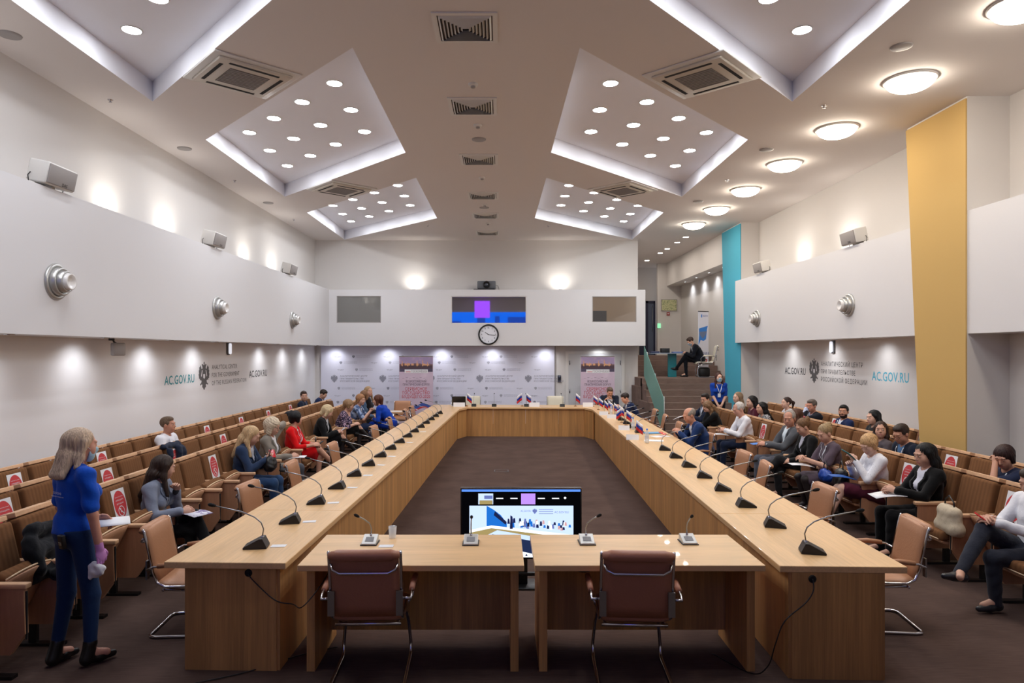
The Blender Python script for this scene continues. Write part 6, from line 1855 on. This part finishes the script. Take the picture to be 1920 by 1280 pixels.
def bag(p, rz, lab, w=.30, h_=.22, d=.12, col=(.06,.06,.07), m=None, handle=True, seed=1, wb=.004):
    F_ = Field((-w/2-.1,-d/2-.1,-.05),(w/2+.1,d/2+.1,h_+.1), .012)
    F_.cap((-w/2+.05,0,.06),(w/2-.05,0,.06), d*.5, d*.5, .05); F_.cap((-w/2+.07,0,h_-.05),(w/2-.07,0,h_-.05), d*.38, d*.38, .06); F_.ell((0,0,h_*.5),(w/2-.01,d*.45,h_*.48),None,.04)
    F_.wob(wb, 60, seed); F_.plane((0,0,.0),(0,0,-1)); V, F = F_.mesh()
    e = empty('handbag', p, rad(rz), lab, 'bag'); mm = m or mat('bag_%02x%02x' % (int(col[0]*255), int(col[2]*255)), col, rough=.4, spec=.5)
    np_obj('bag_body', V, F, mm, e)
    if handle: MB().tube([(-w*.25,0,h_-.03),(-w*.22,0,h_+.05),(0,0,h_+.10),(w*.22,0,h_+.05),(w*.25,0,h_-.03)], .007, 7).build('handle', mat('bag_handle', tuple(c*.8 for c in col), rough=.4), e)
    return e
NAVY=(.13,.17,.27); BLK=(.075,.075,.08); CHAR=(.14,.145,.17)
SK1=(.82,.64,.56); SK2=(.78,.60,.50); SK3=(.84,.68,.60)

# --- standing woman at the lower left
i_ = person('woman standing at the left in a bright blue polo shirt and jeans, back half turned', (-2.97, 4.74, 0), -30, sex='f', pose='stand', lean=1, hunch=2, yaw=-8, pitch=8, skin=(.80,.58,.49), hair='longback', hairc=(.78,.68,.58),
   top=(.07,.30,.72), sleeve='short', bottom='jeans', botc=(.10,.19,.33), shoec=(.06,.06,.06), h=.010, rh=(.225,.06,.845), lh=(-.10,.22,1.0), gloves=(1,(.80,.55,.80)), mask=(.62,.75,.82), collar=(.07,.30,.72), boots=True, lankle=(-.10,-.07,.09), lknee=(-.09,.0,.50), rankle=(.12,.05,.09), rknee=(.10,.07,.50), hlen=.06, thin=.94, scale=.965, fingers='hold')
W_ = i_['world']
o = MB(); F_ = Field((-.12,-.08,-.14),(.12,.08,.08), .008); F_.ell((0,0,-.03),(.07,.028,.055),None,.02); F_.cap((-.04,0,-.08),(.05,0,-.02),.022,.028,.02); F_.wob(.005,70,2); V, F = F_.mesh()
e = empty('white_cloth', i_['hand'][1] + Vector((-.01,-.02,-.045)), rad(-20), 'crumpled white cloth held in the standing woman\'s gloved hand', 'cloth'); np_obj('cloth', V, F, M_paper, e)
rdio = MB(); mrad = Matrix.Translation((.10,-.128,.93)) @ R(8,'X'); rdio.rbox(-.028,.028,-.018,.012,-.055,.045,.006,mtx=mrad); rdio.rbox(-.018,.018,-.0205,-.017,-.025,-.005,.001,mtx=mrad, mi=1); ro = rdio.build('radio_pack', [M_black, M_steel], i_['root']); ro['label'] = 'small black radio pack clipped to the waistband'
bt = MB(); 
for tx_, s_, z_ in (('ГОСКОНФ', .022, .075), ('сервисное государство', .014, .055)):
    p_ = i_['localchest'](0, -.02, z_)
    n_ = 0
    while i_['Tp'].at(p_) < .006 and n_ < 60: p_ = p_ - i_['Bf'][:,1]*.003; n_ += 1
    p_ = p_ - i_['Bf'][:,1]*.010
    add_text(bt, tx_, s_, Matrix.Translation(Vector(p_)) , mi=0)
bt.build('back_print', mat('print_white', (.85,.88,.95)), i_['root'])
sheet(i_['hand'][-1]+Vector((.06,0,.01)), 30, 'white papers held by the standing woman in blue', tilt=0)

# --- left side
i_ = sit(-1, 1, 297, 'woman with long dark hair in a grey blazer, chin on her hand', sex='f', lean=-2, hunch=14, yaw=42, pitch=18, hair='long', hairc=(.20,.14,.11), top=(.50,.53,.60), vneck='v', shirt=(.2,.2,.22), botc=BLK, legs='crossL', lh=(-.06,.20,.83), rh=(.14,.34,.66), h=.010, scale=.96)
sheet(i_['hand'][1]+Vector((.05,0,-.02)), 60, 'magazine on the dark haired woman\'s knee', m=patterned('mag_print', (.88,.88,.92), (.55,.50,.66), 18, .55), tilt=0, nm='magazine')
sit(-1, 3, 322, 'man in a white shirt and dark tie in the left wall row', yaw=2, lean=-6, hairc=(.42,.34,.27), hair='short', top=(.90,.90,.92), vneck='v', shirt=(.91,.91,.93), tie=(.12,.15,.24), skin=(.76,.54,.44), botc=CHAR)
i_ = sit(-1, 1, 466, 'blonde woman in a navy blazer looking at a red phone', sex='f', lean=-4, hunch=18, yaw=8, pitch=28, hair='long', hairc=(.80,.67,.50), top=(.16,.22,.33), vneck='v', shirt=(.7,.7,.74), botc=(.18,.28,.42), bottom='trousers', lh=(-.05,.32,.78), rh=(.07,.33,.76))
phone(i_['hand'][-1]+Vector((.03,0,.03)), 30, 'red phone in the hands of the blonde woman in navy', (.75,.12,.15))
bag(i_['world']((.0,.36,.60)), -80, 'black shiny handbag on the lap of the woman in navy', w=.27, h_=.20, d=.14)
i_ = sit(-1, 1, 512, 'woman with curly pale hair in a beige checked jacket, phone at her ear', sex='f', lean=-4, hunch=12, yaw=-8, pitch=14, hair='curlybob', hairc=(.84,.77,.67), top=(.52,.49,.45), vneck='deep', shirt=(.88,.88,.90), botc=(.42,.43,.46), lh=(-.11,.09,1.06), rh=(.10,.36,.66), glasses=True)
phone(i_['hp'](-.095,.02,-.01), -90, 'dark phone held to the ear of the curly haired woman', tilt=80)
sheet(i_['world']((.05,.42,.63)), -80, 'papers on the lap of the curly haired woman', tilt=6)
i_ = sit(-1, 1, 556, 'woman with short black hair in a bright red dress', sex='f', lean=-3, hunch=12, yaw=48, pitch=4, hair='shortf', hairc=(.07,.06,.07), top=(.85,.07,.09), sleeve='threeq', bottom='dress', skin=(.82,.62,.52), legs='crossR', lh=(-.08,.36,.66), rh=(.08,.36,.66), lanyard=True)
phone(i_['hand'][-1]+Vector((.02,0,.02)), -60, 'black phone in the lap of the woman in red')
bag(i_['world']((-.30,.30,.47)), -80, 'black handbag beside the woman in red', w=.28, h_=.17, d=.14, seed=3)
i_ = sit(-1, 1, 606, 'woman with blonde bob in a black cardigan with a white patterned scarf', sex='f', lean=4, hunch=14, yaw=16, pitch=30, hair='bob', hairc=(.85,.76,.60), top=BLK, vneck='open', shirt=(.78,.78,.80), bottom='skirt', botc=(.07,.07,.08), legs='crossR', legtights=(.22,.17,.16), rh=(.06,.36,.68), lh=(-.06,.36,.68))
phone(i_['hand'][1]+Vector((.02,0,.03)), -60, 'white phone held by the woman in the black cardigan', (.72,.72,.76))
floral = patterned('floral_blouse', (.16,.13,.24), (.72,.60,.68), 42, .54)
i_ = sit(-1, 1, 642, 'woman with short light brown hair in a dark floral blouse', sex='f', lean=10, hunch=16, yaw=14, pitch=16, hair='shortf', hairc=(.60,.47,.34), top=(.2,.2,.3), tpat=floral, sleeve='threeq', bottom='skirt', botc=BLK, legs='crossR', legtights=(.20,.15,.14), lh=(-.04,.20,.92), rh=(.08,.36,.66))
plaid = patterned('plaid_blouse', (.28,.36,.52), (.62,.68,.80), 14, .5)
sit(-1, 1, 664, 'woman with reddish curly hair in a blue checked blouse, arms together', sex='f', lean=14, hunch=10, yaw=-30, pitch=10, hair='shortf', hairc=(.66,.47,.32), top=(.3,.4,.6), tpat=plaid, sleeve='short', botc=(.15,.2,.32), lh=(-.04,.42,.80), rh=(.05,.42,.80), lanyard=True, scale=1.03)
person('woman in a royal blue blouse leaning towards the left front row', (-2.50, 15.55, 0), 76, sex='f', lean=26, hunch=18, yaw=14, pitch=4, hair='bob', hairc=(.36,.20,.14), top=(.05,.23,.64), sleeve='long', botc=(.05,.20,.60), bottom='trousers', lh=(-.10,.38,.62), rh=(.12,.34,.62), scale=1.03)
person('woman in a grey-blue jacket behind the woman in royal blue', (-3.38, 16.35, 0), -70, sex='f', lean=4, hunch=10, yaw=40, hair='bob', hairc=(.52,.37,.26), top=(.28,.36,.46), botc=CHAR)
person('blonde woman in a dark top at the far end of the left rows', (-3.40, 17.15, 0), -70, sex='f', lean=2, hunch=6, yaw=-60, hair='long', hairc=(.66,.54,.40), top=(.13,.12,.14), vneck='v', shirt=(.7,.7,.72), botc=BLK, scale=1.04)
sit(-1, 3, 571, 'man with dark hair in a navy jacket in the left wall row', lean=0, yaw=-60, pitch=8, hair='short', hairc=(.24,.17,.13), top=(.12,.15,.22), vneck='v', shirt=(.2,.24,.34), botc=CHAR)
sit(-1, 3, 601, 'man in a blue suit looking down at the far end of the left wall row', lean=6, hunch=16, yaw=-8, pitch=34, hair='short', hairc=(.18,.14,.12), top=(.11,.17,.32), vneck='v', botc=NAVY)

# coats left on the left seats
def coat(p, rz, lab, parts, col, seed=1, h_=.014, nm='jacket'):
    los = np.min([np.minimum(a, b) for a, b, *_ in parts], 0)-.14; his = np.max([np.maximum(a, b) for a, b, *_ in parts], 0)+.14
    F_ = Field(los, his, h_)
    for a, b, ra, rb in parts: F_.cap(a, b, ra, rb, .04)
    F_.wob(.009, 26, seed); F_.wob(.004, 64, seed+1); V, F = F_.mesh()
    e = empty(nm, p, rad(rz), lab, nm); np_obj('folded_cloth', V, F, cloth_mat(col), e); 
    return e
coat((-3.40, 5.12, .52), -90, 'black coat thrown over a seat in the left front row', [((-.20,.02,.04),(.20,.04,.06),.08,.08),((-.18,-.06,.30),(.14,-.04,.34),.05,.05),((-.20,-.02,.16),(.20,.02,.20),.08,.07),((.2,-.0,.28),(.25,.12,.10),.05,.04),((-.18,.14,.05),(.14,.17,.03),.06,.05),((-.22,.02,.22),(-.24,.12,.02),.05,.05)], (.065,.07,.085), 2, nm='coat')
coat((-4.36, 9.0, .94), -90, 'dark navy suit jacket hung over a seat back in the left middle row', [((-.19,.0,.0),(.19,.0,.0),.040,.040),((-.17,.07,-.06),(-.15,.11,-.36),.05,.06),((.19,.08,-.05),(.22,.12,-.25),.035,.03),((-.08,.06,-.05),(-.06,.09,-.2),.04,.05),((-.16,-.08,-.05),(.16,-.08,-.10),.03,.03)], (.13,.16,.23), 4)
coat((-3.42, 16.9, .94) if False else (-4.36, 14.0, .90), -90, 'dark jacket over a seat back behind the blonde woman in black', [((-.17,.0,.0),(.17,.0,.0),.05,.05),((-.15,.07,-.06),(.12,.10,-.2),.06,.06)], (.08,.09,.12), 5)

# --- right side
i_ = sit(1, 1, 1925, 'person in dark trousers with legs crossed at the right edge, holding a red phone', lean=-6, hunch=6, yaw=10, pitch=22, hair='short', hairc=(.25,.2,.17), top=(.88,.88,.90), botc=(.17,.18,.22), shoec=(.13,.14,.17), legs='crossR', lh=(-.05,.36,.74), rh=(.05,.34,.74), h=.010, rankle=(-.16,.74,.36), rknee=(.02,.42,.66))
phone(i_['hand'][-1]+Vector((-.02,0,.02)), 60, 'red phone in the hands of the person at the right edge', (.80,.10,.12))
fur = patterned('beige_fur', (.62,.55,.46), (.76,.70,.60), 60, .5, 'soft')
bag((4.30, 6.55, .43), 82, 'beige furry handbag on a seat in the right front row', w=.36, h_=.26, d=.15, m=fur, col=(.12,.12,.14), seed=2, wb=.0015)
i_ = sit(1, 2, 1890, 'woman with short dark red hair in a navy dress, fist at her nose', sex='f', lean=0, hunch=14, yaw=28, pitch=26, hair='shortf', hairc=(.20,.12,.11), top=(.14,.17,.27), sleeve='short', bottom='dress', lh=(-.03,.22,1.0), rh=(.10,.34,.64), lanyard=True, fingers='fist', skin=(.80,.60,.50), h=.010)
i_ = sit(1, 1, 1727, 'woman with long black hair in a black suit, writing on papers', sex='f', lean=-6, hunch=10, yaw=6, pitch=14, hair='longback', hairc=(.05,.05,.055), top=(.055,.055,.06), vneck='deep', shirt=(.88,.88,.92), botc=(.06,.06,.065), lh=(-.08,.38,.72), rh=(.06,.36,.70), h=.010)
sheet(i_['world']((-.02,.44,.66)), 80, 'white brochure on the lap of the woman in the black suit', w=.26, d=.30, tilt=-6, nm='brochure')
dots = patterned('white_dotted_blouse', (.90,.90,.92), (.55,.57,.66), 95, .66)
i_ = sit(1, 1, 1640, 'woman with short blonde hair in a white dotted blouse reading a green notebook', sex='f', lean=-2, hunch=14, yaw=20, pitch=32, hair='shortf', hairc=(.80,.64,.45), top=(.9,.9,.92), tpat=dots, bottom='skirt', botc=(.30,.10,.17), lh=(-.04,.28,.86), rh=(.06,.30,.80), skin=SK3, legs='down', lankle=(-.05,.66,.10), rankle=(.05,.62,.10), lknee=(-.04,.44,.54), rknee=(.06,.44,.52), collar=(.9,.9,.92), h=.010)
sheet(i_['hand'][-1]+Vector((-.02,0,.03)), 70, 'dark green notebook in the blonde woman\'s hands', w=.15, d=.20, m=mat('teal_notebook', (.05,.32,.33), rough=.6), tilt=40, nm='notebook', th=.012)
bag(i_['world']((.26,.30,.50)), 80, 'black handbag between the blonde woman and the woman in black', w=.26, h_=.22, d=.14, seed=5)
sheet(i_['world']((.05,.40,.66)), 85, 'open blue and white folder on the lap of the blonde woman', m=mat('folder_royal', (.10,.35,.68), rough=.5), tilt=8, nm='folder')
sit(1, 2, 1703, 'man with dark hair and glasses in a navy jacket, looking down', lean=4, hunch=16, yaw=20, pitch=26, hair='short', hairc=(.20,.15,.13), top=(.10,.13,.20), vneck='v', shirt=(.3,.45,.62), botc=NAVY, lanyard=True, glasses=True, skin=(.76,.56,.46), scale=1.04)
sit(1, 2, 1645, 'woman with dark wavy hair facing us from the right middle row', sex='f', lean=0, hunch=4, yaw=58, pitch=-2, hair='long', hairc=(.22,.15,.13), top=(.34,.31,.33), botc=CHAR, scale=.98)
i_ = sit(1, 1, 1560, 'woman with curly blonde hair in a grey-purple dress, hands folded', sex='f', lean=0, hunch=14, yaw=16, pitch=26, hair='bun', hairc=(.62,.52,.38), top=(.36,.31,.35), sleeve='short', bottom='dress', lanyard=True, lh=(-.05,.40,.72), rh=(.04,.38,.72), legtights=(.20,.14,.13), legs='tuck', h=.011)
sheet(i_['world']((-.04,.46,.64)), 85, 'white folder under the hands of the woman in grey-purple', tilt=5, nm='folder')
bag(i_['world']((-.32,.26,.47)), 85, 'blue bag beside the woman in the grey-purple dress', w=.24, h_=.16, d=.12, col=(.05,.25,.60), seed=6)
i_ = sit(1, 1, 1507, 'woman with a hair bun and pink clip in a black jacket', sex='f', lean=-4, hunch=12, yaw=2, pitch=28, hair='bun', hairc=(.45,.33,.22), top=(.09,.09,.095), vneck='v', shirt=(.75,.75,.8), botc=(.13,.13,.14), legs='crossL', lankle=(.12,.70,.26))
clip = MB().rbox(-.02,.02,-.008,.008,-.012,.012,.005).build('hair_clip', mat('clip_pink', (.80,.40,.42), rough=.4)); prop(clip, i_['hp'](.03,-.09,.115)); clip.parent = i_['root']; clip.location = i_['root'].matrix_basis.inverted() @ i_['hp'](.0,-.085,.12) if False else Matrix.LocRotScale(i_['root'].location, i_['root'].rotation_euler, i_['root'].scale).inverted() @ i_['hp'](.0,-.085,.122)
bag(i_['world']((-.02,.06,.66)) + Vector((.0,-.30,-.16)), 85, 'dark plum bag on the seat beside the woman with the bun', w=.26, h_=.15, d=.14, col=(.15,.10,.13), seed=7)
i_ = sit(1, 1, 1468, 'grey haired man in a grey suit with open white collar', lean=-8, hunch=12, yaw=48, pitch=14, hair='receding', hairc=(.62,.60,.58), top=(.33,.34,.36), vneck='deep', shirt=(.86,.90,.92), botc=(.36,.37,.41), skin=(.78,.57,.48), lh=(-.06,.38,.70), rh=(.08,.36,.68), scale=1.05)
sheet(i_['world']((.26,.34,.66)), 85, 'light blue folder on the armrest beside the man in grey', m=mat('folder_sky', (.22,.48,.80), rough=.5), tilt=0, nm='folder')
i_ = sit(1, 3, 1527, 'man in a dark suit with his hand over his mouth in the right wall row', lean=4, hunch=10, yaw=26, pitch=10, hair='short', hairc=(.38,.34,.31), top=(.10,.11,.15), vneck='deep', shirt=(.72,.76,.86), botc=NAVY, lh=(-.01,.22,1.02), elbow_out=1.3, lanyard=True, skin=(.76,.54,.45), scale=1.03)
sit(1, 2, 1497, 'woman with brown hair seen behind the man in grey', sex='f', lean=2, hunch=12, yaw=-10, pitch=14, hair='long', hairc=(.34,.22,.16), top=(.3,.25,.25), botc=CHAR, scale=.96)
sit(1, 3, 1479, 'young woman with a dark ponytail in a white and dark top', sex='f', lean=6, hunch=10, yaw=10, hair='ponytail', hairc=(.20,.13,.11), top=(.82,.82,.85), sleeve='threeq', botc=BLK, lh=(-.05,.42,.80), rh=(.1,.40,.80), skin=SK3, lanyard=True)
sit(1, 3, 1581, 'dark bearded man in a navy jacket smiling towards us', lean=0, hunch=4, yaw=50, hair='short', hairc=(.06,.05,.05), beard=(.17,.12,.11), top=(.10,.15,.30), vneck='v', shirt=(.8,.82,.88), botc=NAVY, lanyard=True, skin=(.72,.52,.42))
i_ = sit(1, 3, 1637, 'woman with sleek black hair in a dark leather jacket holding a phone', sex='f', lean=0, hunch=8, yaw=8, pitch=6, hair='longback', hairc=(.06,.055,.06), top=(.11,.11,.12), vneck='v', shirt=(.2,.2,.2), botc=BLK, lh=(-.04,.44,.80), rh=(.06,.34,.68), skin=SK3)
phone(i_['hand'][-1]+Vector((-.02,0,.04)), 60, 'pale phone held by the woman in the leather jacket', (.72,.70,.72))
i_ = sit(1, 1, 1393, 'older man with white hair in a white shirt', lean=2, hunch=14, yaw=6, pitch=24, hair='receding', hairc=(.78,.76,.74), top=(.90,.90,.92), sleeve='long', botc=(.09,.13,.22), lh=(-.06,.40,.70), rh=(.06,.38,.70), skin=(.80,.60,.52), collar=(.9,.9,.92), scale=1.05)
phone(i_['hand'][1]+Vector((-.03,0,.02)), 80, 'black phone in the hands of the white haired man')
sheet(i_['world']((.0,.46,.62)), 85, 'papers on the knees of the white haired man', tilt=4)
sit(1, 2, 1437, 'woman with long black hair and a white patterned collar', sex='f', lean=10, hunch=12, yaw=10, pitch=4, hair='longback', hairc=(.05,.05,.055), top=(.45,.45,.46), tpat=patterned('bw_scarf', (.12,.12,.13), (.75,.75,.76), 60, .5), botc=BLK, scale=.98)
sit(1, 2, 1411, 'woman with straight black hair in a wine red top', sex='f', lean=2, hunch=8, yaw=8, pitch=8, hair='longback', hairc=(.06,.05,.055), top=(.30,.10,.16), botc=BLK, skin=SK3, scale=1.03)
sit(1, 2, 1379, 'woman with straight ash blonde hair in a black jacket and lanyard', sex='f', lean=-2, hunch=4, yaw=24, pitch=2, hair='longback', hairc=(.55,.46,.36), top=(.09,.09,.10), vneck='v', botc=BLK, lanyard=True, skin=SK3, scale=1.04)
sit(1, 1, 1341, 'woman with brown blonde hair in black, head bent into her hand', sex='f', lean=8, hunch=20, yaw=10, pitch=42, hair='long', hairc=(.50,.38,.27), top=(.08,.08,.085), botc=BLK, lh=(-.04,.24,.92), rh=(.08,.36,.66))
i_ = sit(1, 1, 1320, 'dark haired man in a navy suit in the right front row near the stairs', lean=-2, hunch=8, yaw=40, pitch=12, hair='short', hairc=(.13,.10,.09), top=(.10,.13,.21), vneck='v', shirt=(.8,.84,.92), botc=(.08,.09,.12), lanyard=True, lh=(-.05,.38,.72), rh=(.10,.46,.70), skin=(.78,.58,.48), scale=1.05)
sheet(i_['world']((.04,.56,.70)), 70, 'white document held out by the man in navy near the stairs', w=.24, d=.30, tilt=-20, nm='document')
def at_table(px, Y, lab, side=1, **kw):
    return person(lab, ((px-940)*Y/1280, Y, 0), kw.pop('turn', 90), **kw)
i_ = at_table(1322, 11.35, 'bald man in a blue suit sitting at the right table side', lean=12, hunch=20, yaw=10, pitch=24, hair='fringe', hairc=(.60,.56,.52), top=(.13,.22,.40), vneck='v', shirt=(.88,.90,.94), botc=(.13,.20,.36), skin=(.80,.58,.48), lh=(-.05,.42,.80), rh=(.12,.42,.80), scale=1.04)
phone((2.72, 11.5, .80), 20, 'red phone in front of the bald man in blue', (.80,.10,.14), tilt=10)
i_ = at_table(1193, 16.35, 'dark haired man in a navy suit writing at the right table side', lean=14, hunch=18, yaw=12, pitch=30, hair='short', hairc=(.17,.12,.10), top=(.10,.15,.29), vneck='v', shirt=(.85,.87,.92), botc=NAVY, skin=(.82,.62,.53), lh=(-.06,.42,.84), rh=(.10,.42,.82), lanyard=True)
i_ = person('man in a dark suit bent over papers at the right end of the back table', ((1141-940)*18.75/1280, 18.75, 0), 176, lean=18, hunch=22, yaw=8, pitch=30, hair='short', hairc=(.40,.33,.28), top=(.14,.16,.22), vneck='v', shirt=(.85,.87,.92), botc=NAVY, skin=(.80,.60,.50), lh=(-.06,.40,.84), rh=(.14,.42,.82), scale=1.05)
# standing hostess by the turquoise panel
i_ = person('woman standing by the turquoise panel in a blue polo, face mask and lanyard', (5.36, 16.85, 0), 174, sex='f', pose='stand', lean=0, hunch=2, yaw=10, hair='long', hairc=(.27,.14,.11), top=(.08,.25,.62), sleeve='short', botc=(.08,.09,.14), bottom='jeans', lanyard=True, mask=(.55,.72,.86), lh=(-.05,.16,.90), rh=(.05,.17,.89), skin=SK3, collar=(.08,.25,.62), scale=.98)
# man on the landing
i_ = person('man in a black suit and mask sitting on the stair landing looking at a phone', (5.88, 20.15, 1.42), 84, lean=14, hunch=22, yaw=6, pitch=38, hair='short', hairc=(.22,.15,.12), top=(.07,.08,.12), vneck='v', shirt=(.7,.72,.75), botc=(.06,.07,.10), mask=(.75,.78,.80), lh=(-.05,.42,.72), rh=(.06,.42,.72), legs='crossL', lanyard=True, seat_z=.52)
phone(i_['hand'][1]+Vector((-.02,0,.02)), 80, 'dark phone held by the man on the landing')
